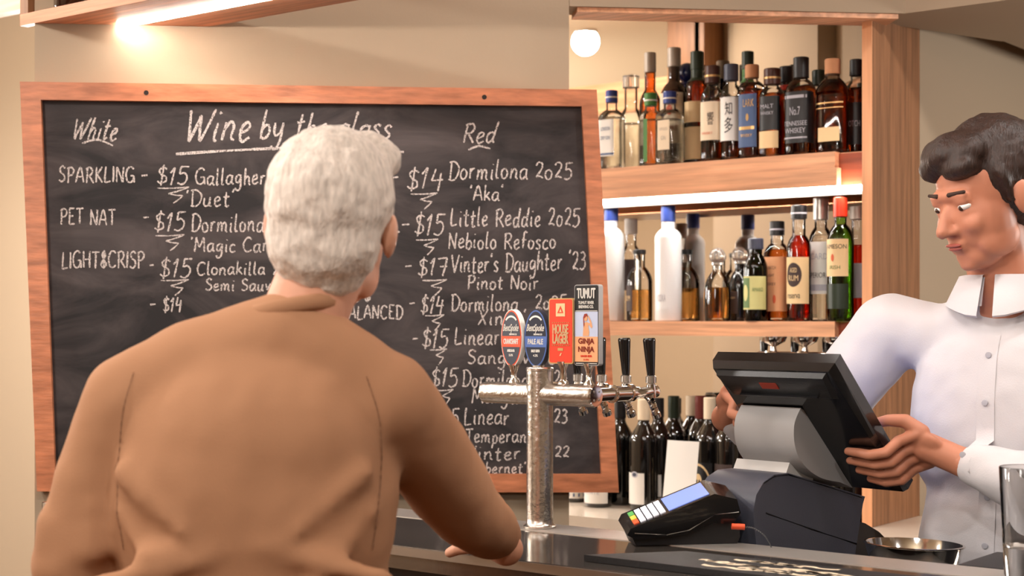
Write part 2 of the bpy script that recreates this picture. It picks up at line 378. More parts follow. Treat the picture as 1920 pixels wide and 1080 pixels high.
# ------------------------------------------------------------------ bar counter
bar = thing('bar_counter', 'long reflective dark steel topped bar counter across the foreground', 'bar counter', (-1.5, 2.14, 0))
part('counter_top', plan(NB(), [(-2.8, 1.95), (.75, 1.95), (.75, 2.335), (wx(2.335)+.03, 2.335), (-2.8, 2.14)], BARZ-.04, BARZ), M['bartop'], bar, bevel=.006, seg=3)
part('edge_highlight', box(NB(), -2.79, .749, 1.945, 1.9525, BARZ-.016, BARZ-.001), M['alu'], bar, bevel=.002)  # bright strip added in place of the highlight along the counter's front edge
part('rear_rim', box(NB(), wx(2.335)+.04, .749, 2.237, 2.332, BARZ-.001, BARZ+.0012), M['rim'], bar)
part('front_panel', box(NB(), -2.78, .7, 2.03, 2.06, 0, BARZ-.04), M['barfront'], bar)
part('back_panel', box(NB(), -2.6, .7, 2.29, 2.32, 0, BARZ-.04), M['barfront'], bar)
single('underbar_bench', box(NB(), -2.0, .5, 2.345, 2.62, .96, 1.0), M['alu'], 'low steel work bench behind the bar under the till', 'bench')

# ------------------------------------------------------------------ the menu blackboard
BP = CW + .022*WN
def bpt(px, py, off=0): return at_pl(px, py, Vector((BP.x, BP.y, 0)), WN) + off*WN
OUT = [(40, 155), (1117, 170), (1158, 922), (72, 920)]; INN = [(79, 189), (1089, 201), (1126, 888), (106, 888)]
bc = bpt(600, 926)
board = thing('menu_blackboard', 'large timber framed blackboard with a chalk wine list on the cream wall', 'blackboard', bc)
b = NB(); hexa(b, [bpt(*q, -.018) for q in INN] + [bpt(*q, .0) for q in INN]); b2 = b
part('slate', b, M['slate'], board, smooth=0)
fr = []
for i in range(4):
    j = (i+1) % 4; b = NB(); q = [OUT[i], OUT[j], INN[j], INN[i]]
    hexa(b, [bpt(*p, -.02) for p in q] + [bpt(*p, .016) for p in q])
    fr.append(part('frame_rail', b, M['frame'], board, bevel=.003, seg=2))
for (px, py) in ((276, 176), (907, 184)):
    c = bpt(px, py, .0165); rod(b := NB(), c - .0005*WN, c + .0006*WN, .0055)
    part('screw_hole', b, M['hole'], fr[0])
# single-stroke handwriting: glyph -> (width, strokes), cap height 1, strokes of x,y pairs
def S(*a): return [[(v[i], v[i+1]) for i in range(0, len(v), 2)] for v in a]
G = {
 'A': (.62, S((0,0,.32,1,.62,0), (.12,.36,.52,.36))), 'B': (.55, S((.08,0,.08,1), (0,.95,.35,1,.5,.8,.36,.58,.1,.54), (.1,.54,.42,.5,.58,.26,.38,.02,0,0))),
 'C': (.6, S((.58,.85,.42,1,.18,.92,.02,.55,.12,.12,.35,0,.6,.14))), 'D': (.62, S((.12,0,.12,1), (0,.96,.32,1,.62,.7,.58,.25,.34,0,.02,.02))),
 'E': (.5, S((.08,0,.08,1), (.08,1,.5,1), (.08,.52,.42,.52), (.08,0,.52,0))), 'G': (.68, S((.6,.85,.4,1,.14,.88,.02,.5,.14,.1,.4,0,.6,.2,.62,.44), (.62,.44,.36,.44), (.62,.44,.68,-.02))),
 'H': (.6, S((.08,0,.06,1), (.56,1,.56,0), (0,.48,.64,.52))), 'I': (.12, S((.06,0,.06,1))), 'K': (.56, S((.08,0,.08,1), (.52,1,.1,.45), (.14,.5,.56,0))),
 'L': (.5, S((.1,1,.06,.4,.08,.02,.3,.02,.5,.06))), 'M': (.8, S((.04,0,.12,1), (.12,1,.38,.3), (.38,.3,.66,1), (.66,1,.76,0))), 'N': (.62, S((.06,0,.06,1), (.06,1,.54,0), (.54,0,.58,1))),
 'O': (.62, S((.32,1,.08,.8,.03,.4,.22,.02,.5,.1,.6,.5,.5,.9,.3,1))), 'P': (.54, S((.1,-.02,.1,1), (0,.9,.32,1,.52,.8,.4,.52,.1,.46))), 'R': (.6, S((.1,0,.1,1), (0,.92,.34,1,.52,.78,.36,.52,.12,.48), (.22,.48,.4,.3,.62,0))),
 'S': (.5, S((.48,.86,.28,1,.08,.84,.16,.6,.4,.44,.46,.2,.26,0,.02,.12))), 'T': (.58, S((.3,0,.3,.98), (0,.98,.6,1))), 'V': (.56, S((0,1,.26,0), (.26,0,.58,1))), 'W': (.9, S((0,.96,.2,0), (.2,0,.44,.8), (.44,.8,.6,0), (.6,0,.92,1))),
 'X': (.5, S((0,0,.5,.9), (.06,.9,.46,0))), '&': (.5, S((.5,.3,.3,.02,.08,.1,.1,.36,.36,.62,.36,.86,.2,.92,.12,.74,.26,.5,.5,.1), (.28,1.05,.28,-.08))), '$': (.46, S((.44,.84,.24,.94,.06,.78,.18,.54,.4,.4,.42,.14,.2,.04,.02,.16), (.24,1.12,.2,-.12))),
 '1': (.24, S((0,.68,.2,1), (.2,1,.1,-.04))), '5': (.48, S((.12,1,.1,.56), (.1,.56,.3,.64,.46,.44,.42,.14,.22,-.02,.02,.06), (.12,1,.5,1.02))), '4': (.5, S((.16,1,.04,.42), (.04,.42,.52,.46), (.4,.8,.34,-.1))), '7': (.48, S((0,.94,.46,1), (.46,1,.3,-.08), (.14,.48,.5,.5))),
 '2': (.48, S((.04,.78,.18,.98,.4,.9,.38,.56,.06,.06), (.06,.06,.28,.1,.5,.0))), '0': (.44, S((.22,.6,.06,.48,.04,.16,.2,0,.38,.1,.4,.44,.22,.6))), '3': (.42, S((.04,.88,.22,.98,.38,.8,.28,.58,.14,.52), (.14,.52,.36,.5,.42,.22,.24,0,.02,.06))),
 '6': (.44, S((.36,.95,.14,.7,.04,.3,.16,.02,.36,.1,.4,.34,.24,.46,.06,.3))), "'": (.14, S((.1,1.05,.04,.84))), '-': (.5, S((.04,.46,.46,.5))), ' ': (.3, []),
 'a': (.5, S((.42,.5,.24,.56,.06,.4,.06,.1,.22,.0,.4,.2), (.44,.56,.42,.16,.54,-.02))), 'b': (.42, S((.1,1.05,.04,.3,.06,.02), (.06,.1,.24,0,.4,.2,.34,.46,.2,.5,.06,.34))), 'c': (.4, S((.38,.46,.24,.56,.06,.38,.08,.08,.24,0,.42,.1))), 'd': (.5, S((.38,.5,.2,.54,.05,.36,.08,.06,.24,0,.4,.22), (.5,1.08,.4,.4,.4,.1,.52,.0))),
 'e': (.42, S((.06,.26,.3,.34,.36,.48,.24,.58,.08,.44,.06,.16,.2,0,.44,.12))), 'f': (.38, S((.4,.95,.26,1.02,.18,.8,.16,.0), (.02,.52,.36,.54))), 'g': (.48, S((.4,.5,.22,.56,.06,.38,.1,.12,.28,.12,.4,.4), (.42,.56,.42,-.1,.3,-.38,.1,-.36,.06,-.24))), 'h': (.46, S((.1,1.05,.06,0), (.06,.3,.24,.54,.38,.44,.38,.1,.48,0))),
 'i': (.2, S((.1,.54,.08,.1,.18,0), (.12,.82,.13,.86))), 'k': (.44, S((.08,1.05,.06,0), (.38,.56,.1,.26), (.12,.28,.28,.2,.46,0))), 'l': (.22, S((.1,1.06,.06,.3,.1,.02,.22,.04))), 'm': (.74, S((.06,.56,.06,0), (.06,.32,.22,.56,.34,.4,.34,.02), (.34,.32,.5,.56,.62,.42,.62,.1,.74,0))),
 'n': (.48, S((.06,.56,.06,0), (.06,.3,.24,.56,.38,.42,.38,.1,.5,0))), 'o': (.44, S((.22,.56,.06,.44,.04,.16,.18,0,.36,.08,.4,.36,.24,.56))), 'p': (.44, S((.08,.56,.04,-.36), (.06,.36,.24,.56,.4,.42,.38,.12,.2,.02,.06,.12))), 'r': (.34, S((.06,.56,.08,0), (.08,.3,.18,.52,.34,.54))),
 's': (.36, S((.34,.48,.18,.56,.06,.44,.18,.3,.32,.16,.22,0,.02,.06))), 't': (.36, S((.18,.9,.14,.2,.2,.0,.36,.06), (0,.58,.36,.62))), 'u': (.48, S((.06,.56,.06,.12,.2,0,.36,.16,.4,.56), (.4,.5,.4,.08,.5,0))), 'v': (.4, S((.02,.56,.18,0), (.18,0,.4,.58))), 'x': (.4, S((0,.54,.4,0), (.38,.56,.02,0))),
 'y': (.46, S((.06,.56,.08,.2,.22,.1,.38,.3,.42,.56), (.42,.56,.38,-.1,.2,-.4,.02,-.26))), 'z': (.4, S((.02,.52,.38,.54), (.38,.54,.02,.02), (.02,.02,.42,.04))),
}
def stroke(bm, pts, w):
    """ribbon along pixel points on the slate, chalk thick"""
    n = len(pts); L = []
    P = [bpt(x, y, .0012) for x, y in pts]
    for i in range(n):
        t = (P[min(i+1, n-1)] - P[max(i-1, 0)]).normalized(); s = t.cross(WN).normalized()
        k = w*(.5 + .14*random.uniform(-1, 1))*(.75 if i in (0, n-1) else 1)
        L.append((bm.verts.new(P[i]+s*k), bm.verts.new(P[i]-s*k)))
    for a, c in zip(L, L[1:]): bm.faces.new((a[0], a[1], c[1], c[0]))
def hand(s, x0, x1, yb, h, slant=.06, rise=0, w=.0036, under=None, zig=None, ex=1.0):
    """handwriting s between pixel x0..x1 on baseline yb with cap height h"""
    bm = NB(); tot = sum(G[c][0]+.14 for c in s)-.14; k = (x1-x0)/tot; x = x0; i = 0
    for c in s:
        gw, st = G[c]; dy = random.uniform(-.05, .05)*h
        for q in st:
            pts = [(x + gx*k + slant*h*gy + random.uniform(-.012, .012)*h, yb + rise*(x-x0) - gy*h + dy + random.uniform(-.012, .012)*h) for gx, gy in q]
            if len(pts) == 2: pts = [pts[0], ((pts[0][0]+pts[1][0])/2 + random.uniform(-.02, .02)*h, (pts[0][1]+pts[1][1])/2), pts[1]]
            stroke(bm, catmull(pts, 5), w)
        x += (gw+.14)*k
    if under: stroke(bm, catmull(under, 8), w)
    if zig:
        zx, zy, zw = zig
        for q in ([(zx, zy), (zx+zw, zy-2)], [(zx+zw, zy-2), (zx+zw*.35, zy+10)], [(zx+zw*.35, zy+10), (zx+zw*.8, zy+14)], [(zx+zw*.8, zy+14), (zx+zw*.5, zy+28)]): stroke(bm, catmull([q[0], ((q[0][0]+q[1][0])/2, (q[0][1]+q[1][1])/2+1), q[1]], 4), w*.8)
    part('chalk_lettering', bm, M['chalk'], board, smooth=0)
hand('White', 134, 216, 262, 40, .3, .0, .0042, under=[(154, 269), (182, 262), (212, 273)])
hand('Wine', 344, 465, 268, 62, .25, -.05, .0058, under=[(330, 289), (440, 282), (560, 278), (757, 285)])
hand('by', 486, 528, 262, 52, .2, 0, .005); hand('the', 552, 612, 259, 48, .2, 0, .005); hand('glass', 632, 730, 256, 44, .25, .06, .005)
hand('Red', 866, 926, 267, 36, .25, 0, .0042, under=[(878, 281), (898, 274), (919, 279)])
hand('SPARKLING', 110, 252, 342, 29, .03); hand('-', 264, 277, 341, 26); hand('$15', 294, 350, 346, 32, .12, zig=(295, 353, 60)); hand('Gallagher', 366, 496, 346, 30)
hand("'Duet'", 348, 438, 387, 30)
hand('PET NAT', 113, 216, 421, 29, .02); hand('-', 267, 279, 421, 26); hand('$15', 289, 344, 433, 34, .12, zig=(292, 442, 54)); hand('Dormilona', 358, 494, 434, 32)
hand("'Magic Carpet' 26", 356, 594, 472, 27)
hand('LIGHT&CRISP', 116, 270, 503, 31, .02); hand('-', 279, 289, 508, 22); hand('$15', 299, 356, 520, 34, .12, zig=(302, 526, 52)); hand('Clonakilla 2025', 369, 568, 515, 24)
hand('Semi Sauvignon', 385, 572, 545, 22); hand('- $14', 280, 340, 584, 26)
hand('CHILLED', 612, 716, 343, 27, .02); hand('RED', 650, 700, 371, 24, .02); hand('-', 734, 747, 346, 26); hand('$14', 762, 828, 354, 38, .12, zig=(770, 364, 50)); hand('Dormilona', 840, 988, 336, 34, .1); hand('2025', 1003, 1071, 335, 30)
hand("'Aka'", 880, 942, 376, 28)
hand('LIGHT &', 622, 706, 430, 26, .02); hand('BRIGHT', 655, 748, 460, 26, .04); hand('-', 752, 768, 434, 26); hand('$15', 776, 830, 440, 38, .12, zig=(780, 450, 42)); hand('Little Reddie 2025', 844, 1085, 424, 33)
hand('Nebiolo Refosco', 840, 1041, 466, 30)
hand('-', 758, 772, 512, 26); hand('$17', 783, 836, 516, 32, .1, zig=(792, 526, 46)); hand("Vinter's Daughter '23", 846, 1096, 512, 34, .04, -.03)
hand('Pinot Noir', 876, 1008, 543, 26)
hand('RIPE &', 625, 694, 566, 26, .02); hand('BALANCED', 640, 754, 598, 25, .02); hand('-', 766, 778, 580, 22); hand('$14', 788, 830, 588, 32, .1, zig=(797, 592, 36)); hand('Dormilona', 845, 970, 583, 30); hand('2025', 1003, 1060, 580, 26)
hand("'Xinto'", 888, 985, 610, 30)
hand('-', 772, 784, 645, 22); hand('$15', 791, 838, 651, 34, .1, zig=(806, 656, 32)); hand('Linear', 852, 935, 647, 32); hand('Sangiovese', 876, 1040, 682, 26)
hand('-', 792, 802, 720, 22); hand('$15', 808, 856, 724, 34, .1, zig=(818, 732, 32)); hand('Dormilona', 866, 990, 725, 30); hand('2024', 1012, 1062, 722, 28); hand('Margaret', 884, 1010, 756, 28)
hand('$15', 815, 858, 797, 32, .1); hand('Linear', 870, 953, 796, 32); hand('23', 1038, 1062, 793, 26); hand("Temperanillo'", 872, 1030, 830, 26)
hand('$15', 820, 862, 862, 28, .1); hand('Vinter', 872, 974, 862, 26); hand('22', 1040, 1066, 856, 20); hand("Cabernet'", 880, 985, 887, 20)

# ------------------------------------------------------------------ bottles
BOT = []
def bottle(name, label, px, Y, zb, ytop, R, glass='glass', liq=None, fill=.7, rn=.014, sh=.62, ns=.74, cap=('black', .10, 1.15), labs=(), n=2, group=None, foil=None,
           ring=None, stopper=None, yaw=0, belly=None, cat='bottle', texts=(), dep=1.0, slope=False):
    P = at_y(px, HZ, Y); d = depth(P); H = EYE + (HZ-ytop)/F*d - zb
    t = thing(name, label, cat, (P.x, P.y, zb), R_(yaw), group); BOT.append((px, P.x, P.y, R, zb))
    capm, capf, capr = cap; Hb = H*(1-capf) if not stopper else H - stopper
    zs, zn = sh*H, ns*H
    def nx(z): return 2 if z >= zn else (n if z <= zs else n + (2-n)*(z-zs)/(zn-zs))
    def rad(z):
        if z < .004: return R*(.9 + .1*math.sqrt(max(0, z/.004)))
        if z <= zs: return R*(belly(z/zs) if belly else 1)
        if z < zn:
            u = (z-zs)/(zn-zs); R1 = R*(belly(1) if belly else 1); return rn + (R1-rn)*((.5+.5*math.cos(math.pi*u))**.8 if slope else .8*max(0, 1-u**2.3)**.85 + .2*(.5+.5*math.cos(math.pi*u)))
        return rn
    zz = [0, .0015, .004] + [zs*i/6 for i in range(1, 7)] + [zs+(zn-zs)*i/9 for i in range(1, 10)] + [zn+(Hb-zn)*i/2 for i in (1, 2)]
    zz = sorted(set(z for z in zz if z <= Hb))
    prof = [(0, .006), (R*.6, .004)] + [(rad(z), z) for z in zz] + [(0, Hb)]
    shape = lambda v: v
    m = M[glass]
    bm = lathe(NB(), prof, n=32, nexp=nx)
    if dep != 1:
        for v in bm.verts: v.co.y *= dep if v.co.z < zs else 1
    body = part('bottle_glass', bm, m, t, world=False, smooth=50)
    if liq:
        zf = fill*H; g = .0022
        lp = [(0, .008), (R-g*1.6, .008)] + [(rad(z)-g, z) for z in zz if .009 < z < zf] + [(rad(zf)-g, zf), (0, zf)]
        bm = lathe(NB(), lp, n=32, nexp=nx)
        if dep != 1:
            for v in bm.verts: v.co.y *= dep if v.co.z < zs else 1
        part('liquid', bm, M[liq], t, world=False, smooth=50)
    def surf(ang, z, off=.0008):
        e = nx(z); k = 1 if e <= 2.01 else 1/(abs(math.cos(ang))**e + abs(math.sin(ang))**e)**(1/e)
        r = rad(z)*k + off; return Vector((r*math.cos(ang), r*math.sin(ang)*(dep if z < zs else 1), z))
    front = -math.pi/2
    for li, L in enumerate(labs):
        m_, z0, z1, deg = L[:4]; txt = L[4] if len(L) > 4 else (); ya = R_(L[5]) if len(L) > 5 else 0
        a0, a1 = front-R_(deg)/2+ya, front+R_(deg)/2+ya; bm = NB(); N = 14; K = 4
        gr = [[bm.verts.new(surf(a0+(a1-a0)*i/N, H*(z0+(z1-z0)*j/K))) for i in range(N+1)] for j in range(K+1)]
        for j in range(K):
            for i in range(N): bm.faces.new((gr[j][i], gr[j][i+1], gr[j+1][i+1], gr[j+1][i]))
        lo = part('label', bm, M[m_] if isinstance(m_, str) else m_, t, world=False, smooth=60)
        for ti, (s, cx, cy, w, h, tm) in enumerate(txt):      # centre and size as fractions of the label
            bm = NB(); zc = H*(z0+(z1-z0)*cy); hh = H*(z1-z0)*h; aw = (a1-a0)*w; ac = a0+(a1-a0)*cx
            fn = lambda x, y: surf(ac + x*aw, zc + y*hh, .0012+.0002*ti)
            if s == '#oval': 
                rg = [[bm.verts.new(fn(.1*q*math.cos(k*math.pi/12), .1*q*math.sin(k*math.pi/12))) for k in range(24)] for q in range(1, 6)]
                bm.faces.new(rg[0])
                for A, B in zip(rg, rg[1:]):
                    for k in range(24): bm.faces.new((A[k], A[(k+1) % 24], B[(k+1) % 24], B[k]))
                nm = 'emblem'
            elif s == '#bar':
                q = [[bm.verts.new(fn(-.5+i/6, y)) for i in range(7)] for y in (-.5, .5)]
                for i in range(6): bm.faces.new((q[0][i], q[0][i+1], q[1][i+1], q[1][i]))
                nm = 'printed_band'
            else:
                text(bm, s, 1, 1, fn); nm = 'lettering'
            for v in bm.verts:
                if nm == 'lettering': v.co += .0003*Vector((v.co.x, v.co.y, 0)).normalized()
            part(nm, bm, M[tm], lo, world=False, smooth=0)
    if foil:
        fm, f0, f1 = foil; zz2 = [H*(f0+(f1-f0)*i/4) for i in range(5)]
        part('neck_foil', lathe(NB(), [(rad(z)+.0007, z) for z in zz2], n=24), M[fm], t, world=False)
    if stopper:
        r = stopper*.46; zc = H - r
        prof = [(0, Hb-.012), (rn*.8, Hb-.012), (rn*.8, Hb), (rn*1.25, Hb+.002), (rn*1.25, Hb+.008), (rn*.7, Hb+.012)] + [(r*math.sin(a), zc-r*math.cos(a)) for a in [math.pi*(.2+.8*i/10) for i in range(10)]] + [(0, H)]
        part('stopper', lathe(NB(), prof, n=24), M[capm], t, world=False)
    elif capf:
        rc = rn*capr
        part('cap', lathe(NB(), [(0, Hb-.003), (rn+.0004, Hb-.003), (rc, Hb-.002), (rc, H-.002), (rc-.002, H), (0, H)], n=24), M[capm], t, world=False)
        if ring: part('cap_ring', lathe(NB(), [(rc-.001, Hb+.3*H*capf), (rc+.0008, Hb+.3*H*capf), (rc+.0008, Hb+.42*H*capf), (rc-.001, Hb+.42*H*capf)], n=24), M[ring], t, world=False)
    return t
mat('cap_blue', srgb(42, 62, 132), .35); mat('cap_green', srgb(66, 122, 52), .4); mat('cap_slate', srgb(62, 66, 84), .4); mat('cap_brown', srgb(70, 34, 24), .35)
mat('cap_grey', srgb(172, 160, 148), .4, .3); mat('cork', srgb(196, 140, 100), .8); mat('cap_dgreen', srgb(36, 48, 34), .35); mat('label_cream', srgb(228, 196, 148), .7); mat('label_ivory', srgb(226, 206, 178), .7)
mat('label_blue', srgb(66, 88, 128), .5); mat('label_tan', srgb(222, 162, 118), .7); mat('label_green', srgb(92, 118, 70), .6); mat('label_sage', srgb(196, 190, 128), .7); mat('cap_red', srgb(206, 52, 28), .35); mat('cap_silver', srgb(214, 208, 200), .3, .7)
mat('cap_maroon', srgb(112, 44, 36), .4); mat('cobalt_glass', srgb(20, 28, 72), .08, coat=.4); mat('seal_red', srgb(208, 92, 56), .6); mat('dark_amber_label', srgb(60, 44, 40), .6); mat('label_grey', srgb(178, 176, 184), .7); mat('stopper_glass', (.95, .93, .9, 1), .02, trans=.8, coat=.3)
mat('cap_rose', srgb(206, 186, 182), .35, .2)
M.update({k: MATS[k] for k in MATS if k.startswith(('cap_', 'label_')) or k in ('cork', 'cobalt_glass', 'seal_red', 'dark_amber_label', 'stopper_glass')})
UZ, LZ = 1.8765, 1.461; YA, YB, YC = 3.465, 3.548, 3.618
GT = 'bottles on the top shelf'; GL = 'bottles on the lower lit shelf'; GWN = 'wine bottles on the back bar worktop'
# --- top shelf
bottle('gin_bottle', 'clear square spirit bottle with blue and white cap, leftmost on the top shelf', 1147, YA, UZ, 170, .031, liq='gin', fill=.66, rn=.015, sh=.64, ns=.76, n=5, cap=('cap_blue', .14, 1.12), ring='white', labs=[('paper', .16, .62, 84, [('LONDON', .5, .75, .6, .1, 'label_blue'), ('DRY GIN', .5, .5, .6, .1, 'label_blue'), ('#bar', .5, .06, 1, .05, 'label_blue')])], group=GT)
bottle('glass_decanter', 'plain clear glass decanter standing behind the leftmost top shelf bottles', 1183, YB, UZ, 142, .033, liq='gin', fill=.5, rn=.018, sh=.5, ns=.66, cap=('stopper_glass', .12, 1.3), group=GT)
bottle('whisky_bottle', 'reddish neck bottle with pale grey cap behind the green capped bottle', 1219, YB, UZ, 99, .03, liq='amber', fill=.86, rn=.015, sh=.55, ns=.68, cap=('cap_grey', .16, 1.1), group=GT)
bottle('gin_bottle', 'clear bottle with green cap and green strip on the top shelf', 1220, YA, UZ, 175, 0.026, liq='gin', fill=.64, rn=.0155, sh=.66, ns=.77, n=4, cap=('cap_green', .16, 1.12), ring='white', labs=[('cap_green', .06, .64, 26)], group=GT)
bottle('gin_bottle', 'broad clear square bottle with blue cap, second blue cap on the top shelf', 1256, YA, UZ, 172, .032, liq='gin', fill=.62, rn=.016, sh=.66, ns=.77, n=5, cap=('cap_blue', .15, 1.12), ring='white', labs=[('label_ivory', .2, .6, 60, [('DISTILLED', .5, .7, .7, .09, 'cap_grey'), ('GIN', .5, .4, .4, .14, 'cap_grey')])], group=GT)
bottle('whisky_bottle', 'dark brown bottle with tall grey cap and red sealed ivory label', 1264, YB, UZ, 90, .034, glass='brownglass', rn=.016, sh=.6, ns=.72, n=3, cap=('cap_grey', .15, 1.15), labs=[('label_ivory', .2, .62, 150, [('#oval', .56, .66, .2, .2, 'seal_red'), ('SINGLE MALT', .5, .3, .6, .1, 'darkred')])], group=GT)
bottle('liqueur_bottle', 'dark cobalt blue bottle with round blue stopper between brown bottles', 1288, YC, UZ, 118, .03, glass='cobalt_glass', rn=.014, sh=.5, ns=.62, cap=('cobalt_glass', 0, 1), stopper=.062, group=GT)
bottle('whisky_bottle', 'brown bottle with tall black cap, green neck and cream label on the top shelf', 1307, YB, UZ, 97, .033, glass='glass', liq='darkamber', fill=.74, rn=.0155, sh=.66, ns=.77, cap=('cap_dgreen', .15, 1.15), foil=('cap_dgreen', .74, .86), labs=[('label_cream', .06, .34, 150), ('label_cream', .38, .56, 110)], group=GT)
bottle('whisky_bottle', 'amber bottle with brown gold ringed cap and pale Japanese label', 1336, YA, UZ, 124, 0.0285, liq='amber', fill=.66, rn=.016, sh=.67, ns=.78, n=2.6, cap=('cap_brown', .17, 1.25), ring='gold', labs=[('label_ivory', .22, .62, 150, [('響', .62, .56, .22, .34, 'dark_amber_label'), ('WHISKY', .5, .18, .4, .07, 'seal_red')])], group=GT)
bottle('whisky_bottle', 'amber bottle with slate grey cap and white calligraphy label', 1371, YA, UZ, 121, 0.0275, liq='amber', fill=.66, rn=.0145, sh=.68, ns=.79, cap=('cap_slate', .16, 1.3), labs=[('paper', .2, .65, 150, [('知', .6, .74, .26, .3, 'black'), ('多', .6, .36, .3, .36, 'black')])], group=GT)
bottle('whisky_bottle', 'tall bottle with dark green cap behind the white calligraphy label', 1402, YB, UZ, 97, .028, liq='amber', fill=.7, rn=.014, sh=.62, ns=.74, cap=('cap_dgreen', .15, 1.15), foil=('cap_green', .72, .84), group=GT)
bottle('whisky_bottle', 'amber bottle with clear cork stopper and blue label with gold print', 1410, YA, UZ, 122, .029, liq='amber', fill=.74, rn=.0155, sh=.76, ns=.83, n=4, cap=('cork', .13, 1.15), labs=[('label_blue', .12, .68, 95, [('LARK', .6, .83, .56, .14, 'gold'), ('#oval', .55, .56, .16, .14, 'gold'), ('#bar', .5, .36, .8, .06, 'gold'), ('WHISKY', .5, .22, .6, .06, 'gold')])], group=GT)
bottle('whisky_bottle', 'amber bottle with brown cap, black label and cream box label below', 1448, YA, UZ, 129, .0285, liq='amber', fill=.72, rn=.0165, sh=.7, ns=.8, n=3.5, cap=('cap_brown', .17, 1.3), ring='gold', labs=[('black', .3, .68, 130, [('MALT', .5, .7, .5, .12, 'label_grey'), ('WHISKY', .5, .5, .5, .1, 'label_grey')]), ('label_cream', .1, .29, 110)], group=GT)
bottle('liqueur_bottle', 'slim black bottle on the top shelf behind the silver print label', 1474, YB, UZ, 125, .029, glass='glossblack', rn=.015, sh=.66, ns=.77, cap=('black', .16, 1.2), foil=('cap_red', .74, .8), group=GT)
bottle('whiskey_bottle', 'square amber bottle with black cap and black and silver label', 1502, YA, UZ, 108, .0325, liq='amber', fill=.7, rn=.0165, sh=.66, ns=.78, n=5, cap=('black', .2, 1.2), labs=[('black', .12, .64, 190, [('No.7', .5, .62, .24, .16, 'label_grey'), ('#bar', .5, .9, .5, .06, 'label_grey'), ('TENNESSEE', .5, .38, .5, .09, 'label_grey'), ('WHISKEY', .5, .24, .44, .1, 'label_grey'), ('#bar', .5, .1, .5, .03, 'label_grey')])], group=GT)
bottle('whiskey_bottle', 'amber bottle with dark cap standing behind the broad cork topped flask', 1535, YB, UZ, 132, .03, liq='darkamber', fill=.7, rn=.015, sh=.6, ns=.74, cap=('cap_dgreen', .16, 1.15), group=GT)
bottle('bourbon_bottle', 'broad amber flask bottle with clear cork stopper and small cream label', 1561, YA, UZ, 111, .0395, liq='darkamber', fill=.74, rn=.0175, sh=.62, ns=.8, n=3, dep=.62, cap=('cork', .15, 1.1), labs=[('label_cream', .12, .27, 80), ('gold', .52, .535, 110), ('gold', .47, .48, 110)], group=GT)
bottle('whisky_bottle', 'dark amber bottle with black label at the right end of the top shelf', 1606, 3.535, UZ, 112, 0.027, liq='darkamber', fill=.7, rn=.0145, sh=.66, ns=.78, cap=('black', .16, 1.2), labs=[('black', .1, .54, 170, [('SCOTCH', .5, .5, .5, .14, 'label_grey')])], group=GT)
# --- lower shelf
bottle('vodka_bottle', 'frosted white bottle with blue cap at the left end of the lower shelf', 1146, YA, LZ, 384, .036, glass='frost', rn=.018, sh=.72, ns=.8, cap=('cap_blue', .13, 1.1), group=GL)
bottle('spirit_bottle', 'clear bottle with white cap behind the left frosted bottle', 1183, YB, LZ, 410, .029, liq='gin', fill=.6, rn=.015, sh=.6, ns=.74, cap=('white', .14, 1.2), labs=[('dark_amber_label', .3, .6, 110)], group=GL)
bottle('rum_bottle', 'small clear black capped bottle between the two frosted white bottles', 1199, YA, LZ, 468, .035, liq='gold_l', fill=.44, rn=.015, sh=.54, ns=.76, cap=('black', .05, 1.15), labs=[('dark_amber_label', .14, .5, 60, [('RUM', .5, .5, .6, .2, 'label_cream')], -30)], group=GL)
bottle('vodka_bottle', 'frosted white bottle with blue cap in the middle of the lower shelf', 1253, YA, LZ, 386, .036, glass='frost', rn=.018, sh=.72, ns=.8, cap=('cap_blue', .13, 1.1), labs=[('frost', .1, .3, 60, [('VODKA', .5, .5, .7, .3, 'label_grey')])], group=GL)
bottle('rum_bottle', 'small clear black capped bottle right of the middle frosted bottle', 1287, YB, LZ, 468, .036, liq='gold_l', fill=.46, rn=.015, sh=.54, ns=.76, cap=('black', .05, 1.15), labs=[('dark_amber_label', .14, .5, 70, [('RUM', .5, .5, .6, .2, 'label_cream')], -30)], group=GL)
bottle('tequila_bottle', 'pear shaped amber bottle with round clear ball stopper', 1345, 3.455, LZ, 465, 0.034, liq='gold_l', fill=.46, rn=.013, sh=.42, ns=.68, belly=lambda u: .96+.06*math.sin(u*2.6), cap=('stopper_glass', 0, 1), stopper=.046, group=GL)
bottle('tequila_bottle', 'black round shouldered bottle with clear ball stopper', 1387, 3.53, LZ, 463, 0.0325, glass='glossblack', rn=.013, sh=.42, ns=.68, belly=lambda u: .96+.06*math.sin(u*2.6), cap=('stopper_glass', 0, 1), stopper=.046, labs=[('dark_amber_label', .1, .4, 60, [('ANEJO', .5, .7, .6, .1, 'label_cream')], -10)], group=GL)
bottle('amaro_bottle', 'dark green short bottle with grey cap and green and cream label', 1417, 3.44, LZ, 447, 0.03, glass='dgglass', liq='darkamber', fill=.6, rn=.0165, sh=.62, ns=.8, cap=('cap_slate', .12, 1.2), labs=[('label_sage', .14, .54, 170, [('#bar', .34, .5, .3, .9, 'label_green'), ('#oval', .34, .5, .2, .5, 'label_sage'), ('AMARO', .72, .6, .3, .12, 'label_green')])], group=GL)
bottle('whiskey_bottle', 'amber bottle with black cap and full height tan label', 1457, 3.505, LZ, 415, 0.03, liq='amber', fill=.72, rn=.0165, sh=.66, ns=.78, n=4, cap=('black', .13, 1.15), ring='label_grey', labs=[('label_tan', .1, .64, 150, [('SMALL BATCH', .4, .8, .5, .06, 'cap_brown'), ('STRAIGHT', .4, .66, .4, .05, 'cap_brown'), ('WHISKEY', .4, .5, .5, .05, 'cap_brown'), ('#oval', .6, .22, .1, .16, 'seal_red')])], group=GL)
